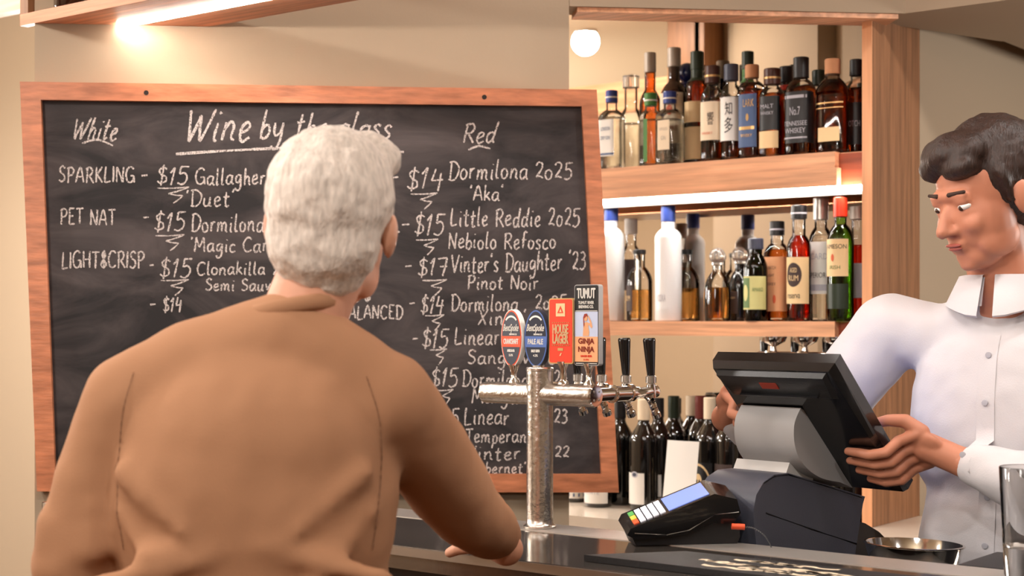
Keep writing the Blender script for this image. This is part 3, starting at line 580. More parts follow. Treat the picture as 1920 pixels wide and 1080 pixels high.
bottle('liqueur_bottle', 'red spirit bottle with cream label carrying a round black portrait emblem', 1498, 3.455, LZ, 385, 0.03, liq='redl', fill=.74, rn=.0165, sh=.62, ns=.74, cap=('black', .11, 1.2), ring='label_grey', labs=[('label_cream', .15, .55, 160, [('#oval', .5, .62, .5, .52, 'dark_amber_label'), ('AGED', .5, .72, .22, .1, 'label_cream'), ('RUM', .5, .55, .3, .12, 'label_cream'), ('reserva', .5, .16, .4, .09, 'black')])], group=GL)
bottle('white_rum_bottle', 'clear bottle with silver cap and white label left of the green bottle', 1539, 3.52, LZ, 371, 0.03, liq='gin', fill=.7, rn=.0155, sh=.64, ns=.76, cap=('cap_silver', .17, 1.25), labs=[('paper', .22, .64, 160, [('BACARDI', .5, .72, .8, .12, 'label_grey'), ('SUPERIOR', .5, .36, .6, .1, 'dark_amber_label'), ('#bar', .5, .12, .9, .12, 'label_grey')])], group=GL)
bottle('whiskey_bottle', 'green glass bottle with red cap and cream label near the right end', 1576, 3.452, LZ, 370, .0325, glass='gglass', liq='greenl', fill=.78, rn=.0145, sh=.64, ns=.78, cap=('cap_red', .15, 1.2), labs=[('label_cream', .36, .66, 120, [('JAMESON', .5, .78, .85, .16, 'cap_dgreen'), ('#oval', .42, .5, .12, .2, 'seal_red'), ('IRISH', .5, .24, .4, .1, 'label_green')]), ('cap_dgreen', .1, .3, 120)], group=GL)
bottle('aperitif_bottle', 'bright red spirit bottle with grey cap at the right end beside the end panel', 1609, 3.52, LZ, 386, 0.028, liq='redl', fill=.66, rn=.0165, sh=.62, ns=.74, cap=('cap_grey', .11, 1.25), labs=[('label_grey', .2, .5, 80, [], 40)], group=GL)
# --- wine bottles along the worktop
WBK = dict(slope=True, glass='wineglass', rn=.0145, sh=.62, ns=.80, cat='wine bottle', group=GWN)
WZ = BACKZ + .0005
bottle('wine_bottle', 'black wine bottle partly behind the right edge of the blackboard', 1163, 3.44, WZ, 748, .037, cap=('black', .17, 1.1), **WBK)
bottle('wine_bottle', 'wine bottle with cream cap, white label and round seal under the taps', 1207, 3.37, WZ, 748, .0375, cap=('label_ivory', .18, 1.12), labs=[('paper', .06, .34, 110, [('#oval', .62, .95, .3, .2, 'label_grey'), ('#oval', .62, .95, .18, .12, 'cap_slate')], -20)], **WBK)
bottle('wine_bottle', 'black capped wine bottle just left of the white card', 1234, 3.465, WZ, 746, .037, cap=('black', .17, 1.1), labs=[('paper', .1, .3, 90)], **WBK)
bottle('wine_bottle', 'wine bottle with ribbed dark green cap behind the white card', 1263, 3.56, WZ, 742, .037, cap=('cap_dgreen', .2, 1.1), **WBK)
bottle('wine_bottle', 'wine bottle with cream cap behind the right half of the white card', 1297, 3.63, WZ, 742, .0345, cap=('label_ivory', .18, 1.12), **WBK)
bottle('wine_bottle', 'wine bottle with maroon cap behind the skull label bottle', 1314, 3.54, WZ, 742, .036, cap=('cap_maroon', .2, 1.1), **WBK)
bottle('wine_bottle', 'wine bottle with cream cap and round black skull label', 1331, 3.43, WZ, 745, .0375, cap=('label_ivory', .18, 1.12), labs=[('black', .02, .44, 120, [('#oval', .5, .5, .94, .96, 'label_cream'), ('#oval', .5, .5, .84, .86, 'black'), ('#oval', .5, .62, .30, .30, 'label_cream'), ('#bar', .5, .44, .16, .12, 'label_cream'), ('X', .5, .26, .5, .2, 'label_cream'), ('#oval', .44, .61, .07, .08, 'black'), ('#oval', .56, .61, .07, .08, 'black')], -20)], **WBK)
bottle('wine_bottle', 'wine bottle with orange lettered label right of the skull label bottle', 1368, 3.385, WZ, 742, .037, cap=('cap_dgreen', .17, 1.1), labs=[('dark_amber_label', .1, .44, 120, [('B', .5, .55, .3, .5, 'seal_red')], -20)], **WBK)
bottle('wine_bottle', 'green wine bottle with orange label nearest the till neck', 1396, 3.46, WZ, 744, .037, cap=('cap_maroon', .17, 1.1), labs=[('seal_red', .1, .3, 110, [], -20)], **WBK)
bottle('wine_bottle', 'wine bottle with cream cap seen between the till screen and the end panel', 1596, 3.46, WZ, 742, .036, cap=('label_ivory', .17, 1.12), **WBK)
bottle('wine_bottle', 'short wine bottle with blue and white label behind the board bottom, left one', 1080, 3.42, WZ, 760, 0.034, cap=('black', .17, 1.1), labs=[('paper', .04, .4, 150, [('#bar', .5, .1, 1, .1, 'label_blue')])], **WBK)
bottle('wine_bottle', 'wine bottle with white label behind the board bottom right corner', 1122, 3.36, WZ, 760, .037, cap=('black', .17, 1.1), labs=[('paper', .04, .4, 150, [('ESTATE', .5, .3, .5, .1, 'label_grey')])], **WBK)
for i in range(len(BOT)):
    for j in range(i):
        a_, b_ = BOT[i], BOT[j]
        if a_[4] == b_[4] and math.hypot(a_[1]-b_[1], a_[2]-b_[2]) < a_[3]+b_[3]: print('CLASH', a_[0], b_[0], round(math.hypot(a_[1]-b_[1], a_[2]-b_[2])-a_[3]-b_[3], 4))
# white card leaning in front of the wine bottles
p0 = at_z(1240, 966, BACKZ+.001); b = NB()
cw = .058
def cardp(u, v, k): return p0 + Vector((.094*u, -.004*math.sin(u*3.1), 0)) + v*Vector((0, .03, .19)) + k*Vector((0, .0012, 0))
gr = [[[b.verts.new(cardp(i/8, j, k)) for k in (0, 1)] for j in (0, 1)] for i in range(9)]
for i in range(8):
    A, B = gr[i], gr[i+1]
    for q in ((A[0][0], B[0][0], B[1][0], A[1][0]), (A[0][1], A[1][1], B[1][1], B[0][1]), (A[0][0], A[0][1], B[0][1], B[0][0]), (A[1][0], B[1][0], B[1][1], A[1][1])): b.faces.new(q)
for A in (gr[0], gr[-1]): b.faces.new((A[0][0], A[1][0], A[1][1], A[0][1]))
single('sign_card', b, M['paper'], 'blank white card propped against the wine bottles', 'card', smooth=30)

# a bottle up on the overhead gantry, cut by the top of the picture
def gantry_bottle():
    t = thing('spirit_bottle', 'dark bottle standing on the overhead gantry shelf at the top left corner', 'bottle', (-2.868, 2.068, ZG+.0265))
    part('bottle_glass', lathe(NB(), [(0, .003), (.03, .0), (.033, .004), (.033, .15), (.030, .175), (.014, .21), (.013, .26), (0, .26)], n=28), M['brownglass'], t, world=False)
    part('label', lathe(NB(), [(.0332, .04), (.0336, .041), (.0336, .12), (.0332, .121)], n=28), M['label_ivory'], t, world=False)
    part('cap', lathe(NB(), [(0, .255), (.0145, .255), (.0145, .295), (0, .297)], n=20), M['black'], t, world=False)
gantry_bottle()

# ------------------------------------------------------------------ beer tap towers
tw0 = at_z(1012, 990, BARZ); TX, TY = tw0.x, tw0.y
def face_fn(cx, cz, y0, yaw):
    ux = Vector((math.cos(yaw), math.sin(yaw), 0)); ny = Vector((math.sin(yaw), -math.cos(yaw), 0))
    return lambda a, b, h=0: Vector((cx, y0, cz)) + ux*a + Vector((0, 0, b)) + ny*h
def ell(rx, rz, n=40): return [(rx*math.cos(2*math.pi*i/n), rz*math.sin(2*math.pi*i/n)) for i in range(n)]
def rrect(hx, hz, r=.005):
    o = []
    for sx, sz, a0 in ((1, 1, 0), (-1, 1, 90), (-1, -1, 180), (1, -1, 270)):
        for k in range(5): a = R_(a0+22.5*k); o.append((sx*(hx-r)+r*math.cos(a), sz*(hz-r)+r*math.sin(a)))
    return o
def flat(bm, poly, h, fn): bm.faces.new([bm.verts.new(fn(a, b, h)) for a, b in poly]); return bm
def tower(label, loc):
    t = thing('beer_tap_tower', label, 'beer tap', loc)
    part('pole', lathe(NB(), [(0, 0), (.031, 0), (.031, .003), (.028, .005), (.0255, .008), (.025, .02), (.025, .292), (.0262, .293), (.0262, .297), (.024, .2995), (0, .30)], n=48), M['steel'], t, world=False)
    rl = part('rail', turned(NB(), (-.138, 0, .249), (1, 0, 0), [(0, 0), (.012, .001), (.0195, .006), (.0205, .01), (.0205, .263), (0, .263)], n=40), M['steel'], t, world=False)
    part('end_cap', turned(NB(), (.1245, 0, .249), (1, 0, 0), [(0, 0), (.0212, 0), (.0212, .003), (.0195, .0048), (0, .0052)], n=40), M['chrome'], rl, world=False)
    for a in range(4):
        y, z = .011*math.cos(R_(45+90*a)), .249+.011*math.sin(R_(45+90*a))
        part('rivet', turned(NB(), (.129, y, z), (1, 0, 0), [(.0022, 0), (.0022, .001), (0, .0018)], n=10), M['alu'], rl, world=False)
    for i in range(4):
        x = -.064 + .058*i; fz = .249
        b = NB(); turned(b, (x, .012, fz), (0, 1, 0), [(0, 0), (.0125, 0), (.0125, .065), (.017, .066), (.017, .07), (.0145, .071), (.0145, .118), (.0175, .119), (.0175, .128), (.0125, .132), (.0125, .15), (.010, .16), (.0095, .2), (.0125, .204), (.0125, .214), (.008, .218), (0, .218)])
        turned(b, (x, .212, fz-.012), (0, 0, 1), [(0, 0), (.010, .0), (.011, .012), (.009, .026), (0, .026)])
        tube(b, catmull([(x, .186, fz-.002), (x, .208, fz-.014), (x, .222, fz-.032), (x, .232, fz-.048)], 5), .0075, 14)
        turned(b, (x, .229, fz-.043), (0, .5, -.86), [(0, 0), (.0092, 0), (.0092, .008), (.0065, .009), (0, .006)])
        fc = part('faucet', b, M['chrome'], t, world=False)
        part('lever_collar', lathe(NB(), [(0, 0), (.0075, 0), (.0075, .004), (.0105, .005), (.0105, .017), (.008, .019), (0, .019)], c=(x, .212, fz+.012), n=20), M['alu'], fc, world=False)
        part('tap_handle', turned(NB(), (x, .212, fz+.030), (-.06, .0, 1), [(0, 0), (.0072, 0), (.0078, .004), (.0122, .066), (.0124, .07), (.011, .0735), (0, .074)]), M['glossblack'], fc, world=False, label='black tap handle')
        # badge
        yaw = R_((-8, -2, -4, -3)[i]); zc = (.353, .353, .367, .378)[i]; hz = (.0545, .0545, .0605, .0740)[i]; hx = (.0285, .0285, .0295, .0285)[i]
        fn = face_fn(x, zc, -.004, yaw)
        b = NB(); prism(b, ell(hx, hz) if i < 2 else rrect(hx, hz), -.012, 0, fn)
        bd = part('badge', b, (M['white'], M['navy'], M['gold'], M['palegrey'])[i], t, world=False, bevel=.0015,
                  label=('oval navy and orange tap badge', 'oval navy and blue tap badge', 'red rectangular tap badge with gold edge', 'tall black, blue and peach tap badge')[i])
        b = NB(); zb = zc - hz
        lathe(b, [(0, .262), (.012, .262), (.0105, .272), (.006, .277), (.0055, max(.284, zb-.012)), (.012, zb+.004), (0, zb+.006)], c=(x, .003, 0), n=20)
        part('badge_stem', b, M['chrome'], t, world=False)
        def p(poly, h, m, name='printed_panel'): part(name, flat(NB(), poly, h, fn), M[m], bd, world=False, smooth=0)
        def tx(s, cx, cz, w, h, m, bold=.0003, sl=0): part('lettering', text(NB(), s, w, h, lambda a, c: fn(cx+a+sl*c, cz+c, .0016), bold), M[m], bd, world=False, smooth=0)
        sq = lambda z0, z1, k=1: [(-hx*k, z0), (hx*k, z0), (hx*k, z1), (-hx*k, z1)]
        if i < 2:
            rim, band = ('gold_rim', 'orange') if i == 0 else ('blue', 'blue')
            p(ell(hx*.96, hz*.97), .0004, 'orange' if i == 0 else 'blue'); p(ell(hx*.87, hz*.92), .0008, 'navy')
            cl = lambda z: hx*.95*math.sqrt(1-(z/hz/.97)**2)
            p([(-cl(-.0165), -.0165), (cl(-.0165), -.0165), (cl(.004), .004), (-cl(.004), .004)], .0012, band)
            arc = [(.019*math.cos(a), .024+.019*math.sin(a)) for a in [R_(35+110*k/10) for k in range(11)]] + [(.0155*math.cos(a), .024+.0155*math.sin(a)) for a in [R_(145-110*k/10) for k in range(11)]]
            p(arc, .0012, 'white', 'printed_arc')
            tx('BentSpoke', 0, .018, .041, .017, 'white', .0004, .25); tx('BREWING CO', .006, .0075, .02, .0028, 'white')
            tx('CRANKSHAFT' if i == 0 else 'PALE ALE', 0, -.006, .040 if i == 0 else .036, .0095, 'white', .0005)
            tx('AMERICAN IPA' if i == 0 else 'BARLEY GRIFFIN', 0, -.0235, .020, .005, 'white'); tx('5.8%' if i == 0 else '4.2%', 0, -.032, .011, .004, 'white')
        elif i == 2:
            p(rrect(hx*.93, hz*.965, .004), .0004, 'red'); p([(-.0115, .027), (.0105, .027), (.0105, .051), (-.0115, .051)], .0010, 'label_cream'); p([(-.008, .033), (.007, .033), (0, .047)], .0013, 'red'); p([(-.003, .035), (.003, .035), (0, .041)], .0015, 'label_cream')
            tx('HOUSE', 0, .0035, .037, .017, 'label_cream', .0007); tx('LAGER', 0, -.0145, .037, .017, 'label_cream', .0007)
            for z in (.0155, -.0265): tx('- - - - - - - - -', 0, z, .04, .001, 'gold')
            p([(-.007, -.0365), (.006, -.0365), (.006, -.0315), (-.007, -.0315)], .0010, 'gold'); p([(-.003, -.046), (0, -.0455), (.003, -.04), (.0005, -.0415), (.001, -.0395)], .001, 'label_cream')
        else:
            p(rrect(hx*.96, hz*.98, .004), .0004, 'black'); p(sq(-.031, .0245, .93), .0008, 'paleblue'); p(sq(-.067, -.021, .93), .0010, 'peach')
            tx('TUMUT', 0, .058, .042, .018, 'white', .0007); tx('TUMUT RIVER', 0, .041, .036, .0052, 'white'); tx('BREWING CO.', 0, .0335, .034, .0052, 'white')
            p(sq(.0255, .0265, .9), .0010, 'white'); p(sq(-.0705, -.0695, .85), .0010, 'white')
            tx('GINJA', 0, -.0305, .036, .0125, 'darkred', .0006); tx('NINJA', 0, -.0455, .036, .0125, 'darkred', .0006); tx('GINGER BEER', 0, -.0565, .026, .0034, 'red'); tx('3.5%', 0, -.063, .012, .0025, 'red')
            # small printed figure with raised arm and long red hair
            p([(-.008, -.02), (.006, -.02), (.007, -.012), (.005, -.004), (.006, .004), (0, .006), (-.006, .003), (-.007, -.006)], .0012, 'label_tan', 'printed_figure')
            p([(.004, .003), (.012, -.006), (.0145, -.003), (.012, .006), (.005, .018), (.003, .016), (.009, .004)], .0013, 'label_tan', 'printed_figure')
            p(ell(.0042, .006, 16), .0014, 'label_tan', 'printed_figure') if 0 else p([(a-.001, c+.0125) for a, c in ell(.004, .0055, 16)], .0015, 'label_tan', 'printed_figure')
            p([(-.006, -.004), (-.004, .0), (-.0045, .012), (.001, .0165), (.004, .0145), (.002, .021), (-.004, .0205), (-.007, .014)], .0017, 'darkred', 'printed_figure')
    return t
tw = tower('chrome beer tap tower with four badges and four black handles on the bar', (TX, TY, BARZ+.0016))
# small chrome tap rail standing on the back bar behind the till
r0 = at_y(1524, HZ, 3.40); RZ = EYE-72/F*depth(r0)-BACKZ
t2 = thing('tap_rail', 'chrome tap rail with bowl shaped tops on the back bar, above the till screen', 'tap rail', (r0.x, r0.y, BACKZ+.0005))
part('pole', lathe(NB(), [(0, 0), (.035, 0), (.035, .005), (.02, .01), (.02, RZ), (0, RZ)], n=32), M['steel'], t2, world=False)
r2 = part('rail', turned(NB(), (-.155, 0, RZ), (1, 0, 0), [(0, 0), (.016, .001), (.0195, .008), (.0195, .252), (.016, .258), (0, .26)], n=32), M['chrome'], t2, world=False)
for i in range(3):
    x = -.105+.086*i
    b = NB(); turned(b, (x, -.006, RZ+.012), (0, 0, 1), [(0, 0), (.012, 0), (.008, .012), (.007, .020), (.03, .032), (.034, .043), (.034, .045), (0, .045)]); part('tap_top', b, M['chrome'], t2, world=False)
    b = NB(); turned(b, (x, -.012, RZ-.0), (0, -1, 0), [(0, 0), (.021, 0), (.023, .012), (.016, .018), (0, .018)]); tube(b, [(x, -.026, RZ-.004), (x, -.045, RZ-.02), (x, -.048, RZ-.045)], .006, 10); part('nozzle', b, M['chrome'], r2, world=False)
    part('tap_handle', turned(NB(), (x-.042, .02, RZ-.0), (0, .1, 1), [(0, 0), (.008, 0), (.0115, .05), (.010, .054), (0, .054)]), M['glossblack'], t2, world=False, label='black tap handle')

# ------------------------------------------------------------------ point of sale till
PA = R_(-47); p1c = ((1560-960)/F*2.59, 2.59); P1 = c2w(*p1c); BEN = 1.0; Z1 = 1.381
pw = c2w(math.cos(PA), math.sin(PA)); pp = c2w(-math.sin(PA), math.cos(PA))
till = thing('point_of_sale_till', 'black touch screen till with pale grey neck, its back turned to the customer', 'till', (P1.x, P1.y, BEN), TH+PA)
DS, DZ, DL = .2252, -.2318, .3232
def PS(u, s, n): return P1 + pw*u + pp*((DS*s + DZ*n)/DL) + Vector((0, 0, Z1 + (DZ*s - DS*n)/DL))
def PW(x, p, z): return P1 + pw*x + pp*p + Vector((0, 0, z))
def ppl(px, py, x):
    q = at_pl(px, py, P1+pw*x, pw); return ((q-P1).dot(pp), q.z)
SW = .268
b = NB(); hexa(b, [PS(-SW, 0, -.034), PS(0, 0, -.034), PS(0, DL, -.034), PS(-SW, DL, -.034), PS(-SW, 0, -.012), PS(0, 0, -.012), PS(0, DL, -.012), PS(-SW, DL, -.012)])
scr = part('screen_bezel', b, M['glossblack'], till, bevel=.006, seg=3)
b = NB(); hexa(b, [PS(-SW+.006, .006, -.034), PS(-.006, .006, -.034), PS(-.006, DL-.006, -.034), PS(-SW+.006, DL-.006, -.034)][::1] + [PS(-SW+.012, .012, -.0355), PS(-.012, .012, -.0355), PS(-.012, DL-.012, -.0355), PS(-SW+.012, DL-.012, -.0355)])
part('display', b, M['screenblue'], scr, smooth=0)
b = NB(); hexa(b, [PS(-SW, 0, -.0125), PS(0, 0, -.0125), PS(0, DL, -.0125), PS(-SW, DL, -.0125), PS(-SW+.008, .005, .004), PS(-.008, .005, .004), PS(-.004, DL-.004, -.002), PS(-SW+.004, DL-.004, -.002)])
bk = part('back_shell', b, M['glossblack'], till, bevel=.005, seg=3)
b = NB(); hexa(b, [PS(-SW+.012, .008, .002), PS(-.014, .008, .002), PS(-.020, .075, .002), PS(-SW+.018, .075, .002), PS(-SW+.016, .014, .013), PS(-.020, .014, .013), PS(-.028, .066, .010), PS(-SW+.026, .066, .010)])
part('top_cover', b, M['blackplastic'], bk, bevel=.004, seg=3)
b = NB(); hexa(b, [PS(-.225, .062, .0095), PS(-.055, .062, .0095), PS(-.055, .066, .0095), PS(-.225, .066, .0095), PS(-.225, .062, .0135), PS(-.055, .062, .0135), PS(-.055, .066, .0125), PS(-.225, .066, .0125)])
part('vent_slot', b, M['black'], bk)
b = NB(); hexa(b, [PS(-.165, .03, .010), PS(-.128, .03, .010), PS(-.128, .045, .010), PS(-.165, .045, .010), PS(-.165, .03, .0126), PS(-.128, .03, .0126), PS(-.128, .045, .0122), PS(-.165, .045, .0122)])
part('sticker', b, M['dark_sticker'] if 'dark_sticker' in M else M['darkred'], bk)
# curved pale hinge cover
hp = [(.075, -.066)]
hp = catmull([(.066, -.075), (.048, -.100), (.046, -.130), (.058, -.160), (.088, -.186), (.13, -.205), (.185, -.216)], 4) + [(.225, -.229), (.20, -.205), (.08, -.082)]
b = NB(); prism(b, hp, -.247, -.113, lambda p, z, x: PW(x, p, Z1+z))
part('hinge_cover', b, M['palegrey'], till, bevel=.002)
b = NB(); prism(b, [(.072, Z1-.175), (.150, Z1-.19), (.125, 1.12), (.022, 1.12)], -.262, -.142, lambda p, z, x: PW(x, p, z))
nk = part('neck', b, M['offwhite'], till, bevel=.002)
for x in (-.246, -.166):
    b = NB(); tube(b, [PW(x, .071, Z1-.181), PW(x, .066, Z1-.192), PW(x-.003, .060, Z1-.200)], .0016, 6); part('slot', b, M['black'], nk)
X0, X1 = -.258, -.130
prof = [ppl(px, py, X1) for px, py in ((1414, 985), (1413, 955), (1418, 928), (1432, 904), (1452, 890), (1478, 887), (1540, 906), (1622, 931), (1618, 945), (1603, 1042))]
prof = [(p, z) for p, z in prof]
poly = prof + [(prof[-1][0]-.01, BEN+.0005), (prof[0][0]+.02, BEN+.0005)]
b = NB(); prism(b, poly, X0, X1, lambda p, z, x: PW(x, p, z))
bs = part('base_housing', b, M['greyplastic'], till, bevel=.003)
q0, q1 = ppl(1436, 962, X1), ppl(1606, 1020, X1)
tube(b := NB(), [PW(X1, *q0), PW(X1, (q0[0]+q1[0])/2, (q0[1]+q1[1])/2-.001), PW(X1, *q1)], .0016, 6); part('seam', b, M['black'], bs)
q = [ppl(px, py, X1) for px, py in ((1432, 906), (1452, 893), (1478, 890), (1540, 909), (1616, 933))]
tube(b := NB(), [PW(X1+.0002, p, z) for p, z in q], .0012, 6); part('seam', b, M['black'], bs)
fp = [ppl(px, py, X1-.02) for px, py in ((1600, 975), (1622, 981), (1648, 997), (1668, 1017), (1669, 1027))]
b = NB(); prism(b, fp + [(fp[-1][0], BEN+.0005), (fp[0][0], BEN+.0005)], X0+.01, X1-.02, lambda p, z, x: PW(x, p, z))
part('rear_foot', b, M['glossblack'], till, bevel=.003)

# ------------------------------------------------------------------ card payment terminal
T0 = at_z(1190, 1026, BARZ); la = TH + R_(8); tl = Vector((math.cos(la), math.sin(la), 0)); tv = Vector((-math.sin(la), math.cos(la), 0))
term = thing('card_terminal', 'black card payment terminal with lit keypad and blue screen on a stand', 'card terminal', T0, la)
def tpl(px, py, y=0):
    q = at_pl(px, py, T0+tv*y, tv); return ((q-T0).dot(tl), q.z)
def TW(l, z, y): return T0*1 + tl*l + tv*y + Vector((0, 0, z - T0.z))
TWd = .074
pr = [tpl(*q) for q in ((1182, 992), (1340, 926), (1382, 936), (1389, 962), (1374, 983), (1338, 981), (1290, 1002), (1192, 1012), (1176, 1004))]
ROLL = .22
b = NB(); prism(b, pr, 0, TWd, lambda l, z, y: TW(l, z+ROLL*y, y)); body = part('terminal_body', b, M['glossblack'], term, bevel=.004, seg=3)
st = [tpl(*q) for q in ((1186, 1006), (1290, 1000), (1338, 978), (1374, 978), (1389, 992), (1390, 1008))]
zb_ = BARZ+.0016
b = NB(); prism(b, st + [(st[-1][0]-.005, zb_), (.004, zb_)], .008, TWd-.008, lambda l, z, y: TW(l, z, y)); part('stand', b, M['blackplastic'], term, bevel=.003)
A_, B_ = pr[0], pr[1]
def TT(u, v, h=.0008):     # on the sloping face: u along, v across (0 = near side)
    l = A_[0]+(B_[0]-A_[0])*u; z = A_[1]+(B_[1]-A_[1])*u; nl, nz = -(B_[1]-A_[1]), (B_[0]-A_[0]); k = math.hypot(nl, nz)
    return TW(l+nl/k*h, z+nz/k*h+ROLL*TWd*v, TWd*v)
def tface(u0, u1, v0, v1, h=.0012): 
    b = NB(); hexa(b, [TT(u0, v0, -.001), TT(u1, v0, -.001), TT(u1, v1, -.001), TT(u0, v1, -.001), TT(u0, v0, h), TT(u1, v0, h), TT(u1, v1, h), TT(u0, v1, h)]); return b
part('display', tface(.47, .95, .1, .9), M['screenblue'], body, smooth=0)
for r in range(5):
    for c in range(3):
        m = M['keys'] if r else (M['keyred'], M['keyyellow'], M['keygreen'])[c]
        part('key', tface(.06+.078*r, .06+.078*r+.062, .12+.26*c, .12+.26*c+.22, .002), m, body, smooth=0)
tube(b := NB(), [TW(p[0], p[1], -.0004) for p in (tpl(1190, 1000), tpl(1250, 1003), tpl(1292, 994), tpl(1340, 965), tpl(1385, 960))], .0009, 6); part('trim_line', b, M['alu'], body)
g0 = at_d(1372, 987, 2.60); g1 = at_d(1396, 988, 2.60)
rod(b := NB(), g0, g1, .0052); pl = part('cable_plug', b, M['plug'], term, label='orange cable plug')
tube(b := NB(), catmull([tuple(at_d(*q)) for q in ((1396, 988, 2.60), (1412, 990, 2.58), (1430, 1001, 2.56), (1440, 1014, 2.55), (1446, 1026, 2.55))], 5), .0016, 8); part('cable', b, M['cable'], pl)

# ------------------------------------------------------------------ small things on the bar
A, B = at_z(1095, 1040, BARZ+.011), at_z(1285, 1033, BARZ+.011); z0, z1 = BARZ+.0006, BARZ+.011
A.y = max(A.y, 1.975)
mt = thing('bar_mat', 'black rubber bar mat with worn white lettering at the front of the counter', 'bar mat', (-.6, (A.y+B.y)/2, z0))
b = NB(); plan(b, [(A.x, A.y), (.55, A.y), (.55, B.y), (B.x, B.y)], z0, z1); part('mat', b, M['rubber'], mt, bevel=.002)
random.seed(3)
b = NB()
for k in range(15):
    cx = at_z(1300+22*k, 1052, z1); L = random.uniform(.05, .11); y = A.y+.022+random.uniform(0, B.y-A.y-.045); x = cx.x
    n = 7; top = []; bot = []
    for i in range(n+1):
        xx = x+L*i/n; wv = .004*math.sin(i*1.7+k); hw = .006*(.6+.5*random.random())
        top.append((xx, y+wv+hw)); bot.append((xx, y+wv-hw))
    b.faces.new([b.verts.new((a, c, z1+.0004)) for a, c in bot + top[::-1]])
part('printed_lettering', b, M['label_ivory'], mt, smooth=0)
gp = at_z(1926, 1083, BARZ)
b = NB(); lathe(b, [(0, .0006), (.031, .0006), (.0335, .004), (.041, .166), (.0405, .1672), (.0395, .1665), (.0325, .052), (.029, .046), (0, .045)], n=48)
tb = part('highball_tumbler', b, mat('tumbler_glass', (1, 1, 1, 1), 0, trans=1, ior=1.45), None); tb.location = gp
tag(tb, 'empty clear highball tumbler with thick base at the right edge of the bar', 'glass')
q = at_y(1700, 1040, 2.47)
b = NB(); lathe(b, [(0, .001), (.045, .001), (.075, .03), (.086, .074), (.089, .075), (.089, .0765), (.084, .077), (.072, .034), (.043, .005), (0, .005)], n=48)
for v in b.verts: v.co.y *= .75
ob = part('steel_bowl', b, M['chrome'], None); ob.location = (q.x, 2.50, .9005+.1); tag(ob, 'shallow shiny steel bowl behind the bar right of the till', 'bowl')
q = at_y(1850, 1055, 2.44)
single('black_tray', box(NB(), q.x-.02, q.x+.24, 2.37, 2.54, 1.0005, 1.07), M['blackplastic'], 'low black plastic caddy behind the bar in front of the bartender', 'caddy', bevel=.006)

# ------------------------------------------------------------------ people
def sph(bm, c, r, Mx=None):
    m = Matrix.Translation(Vector(c))
    if Mx is not None: m = m @ Mx.to_4x4()
    rr = r if isinstance(r, (tuple, list)) else (r, r, r)
    bmesh.ops.create_uvsphere(bm, u_segments=20, v_segments=14, radius=1, matrix=m @ Matrix.Diagonal((*rr, 1)))
def cap(bm, p0, p1, r0, r1):
    p0, p1 = Vector(p0), Vector(p1); sph(bm, p0, r0); sph(bm, p1, r1)
    rod(bm, p0, p1, r0, r1, 20)
def chain(bm, pts, rs):
    for a, b, r, s in zip(pts, pts[1:], rs, rs[1:]): cap(bm, a, b, r, s)
def fuse(bm, vox, it=8, disp=0, dsize=.1):
    """one continuous skin around the overlapping volumes in bm"""
    bmesh.ops.recalc_face_normals(bm, faces=bm.faces)
    me = bpy.data.meshes.new('fuse'); bm.to_mesh(me); bm.free()
    o = bpy.data.objects.new('fuse', me); COL.objects.link(o)
    r = o.modifiers.new('r', 'REMESH'); r.mode = 'VOXEL'; r.voxel_size = vox; r.adaptivity = 0
    s = o.modifiers.new('s', 'SMOOTH'); s.factor = .5; s.iterations = it
    if disp:
        tx = bpy.data.textures.new('folds', 'CLOUDS'); tx.noise_scale = dsize
        d = o.modifiers.new('d', 'DISPLACE'); d.texture = tx; d.strength = disp; d.mid_level = .5
    dg = bpy.context.evaluated_depsgraph_get(); dg.update()
    nm = bpy.data.meshes.new_from_object(o.evaluated_get(dg)); out = NB(); out.from_mesh(nm)
    bpy.data.objects.remove(o); bpy.data.meshes.remove(me); bpy.data.meshes.remove(nm); return out
def join(*bms):
    out = NB()
    for b in bms:
        me = bpy.data.meshes.new('j'); b.to_mesh(me); b.free(); out.from_mesh(me); bpy.data.meshes.remove(me)
    return out
def Rz(a): return Matrix.Rotation(a, 3, 'Z')
def add(bm, src): 
    me = bpy.data.meshes.new('j'); src.to_mesh(me); src.free(); bm.from_mesh(me); bpy.data.meshes.remove(me)
def head_bm(H):
    """head volumes; H maps head-local (x right, y forward, z up; origin mid head) to world"""
    b = NB(); R3 = H.to_3x3(); P = lambda *q: H @ Vector(q)
    def e(c, r): sph(b, P(*c), r, R3)
    e((0, -.012, .028), (.074, .093, .088)); e((0, .03, -.03), (.062, .062, .078)); e((0, .045, -.085), (.04, .042, .03)); e((0, .072, -.098), (.02, .016, .014))
    e((.04, .03, -.068), (.018, .042, .032)); e((-.04, .03, -.068), (.018, .042, .032))
    for s in (1, -1): e((s*.031, .0735, .0105), (.0155, .0125, .0075)); e((s*.031, .072, -.006), (.0145, .011, .005))
    e((.032, .068, -.03), (.022, .018, .02)); e((-.032, .068, -.03), (.022, .018, .02)); e((0, .075, .022), (.05, .014, .012))
    cap(b, P(0, .088, .0), P(0, .108, -.032), .008, .0125); e((.011, .096, -.036), (.008, .009, .007)); e((-.011, .096, -.036), (.008, .009, .007))
    e((0, .086, -.058), (.023, .01, .006)); e((0, .084, -.068), (.02, .01, .007))
    for s in (1, -1):
        e((s*.077, -.008, -.012), (.009, .02, .031)); e((s*.081, -.014, -.008), (.008, .012, .024))
    return b
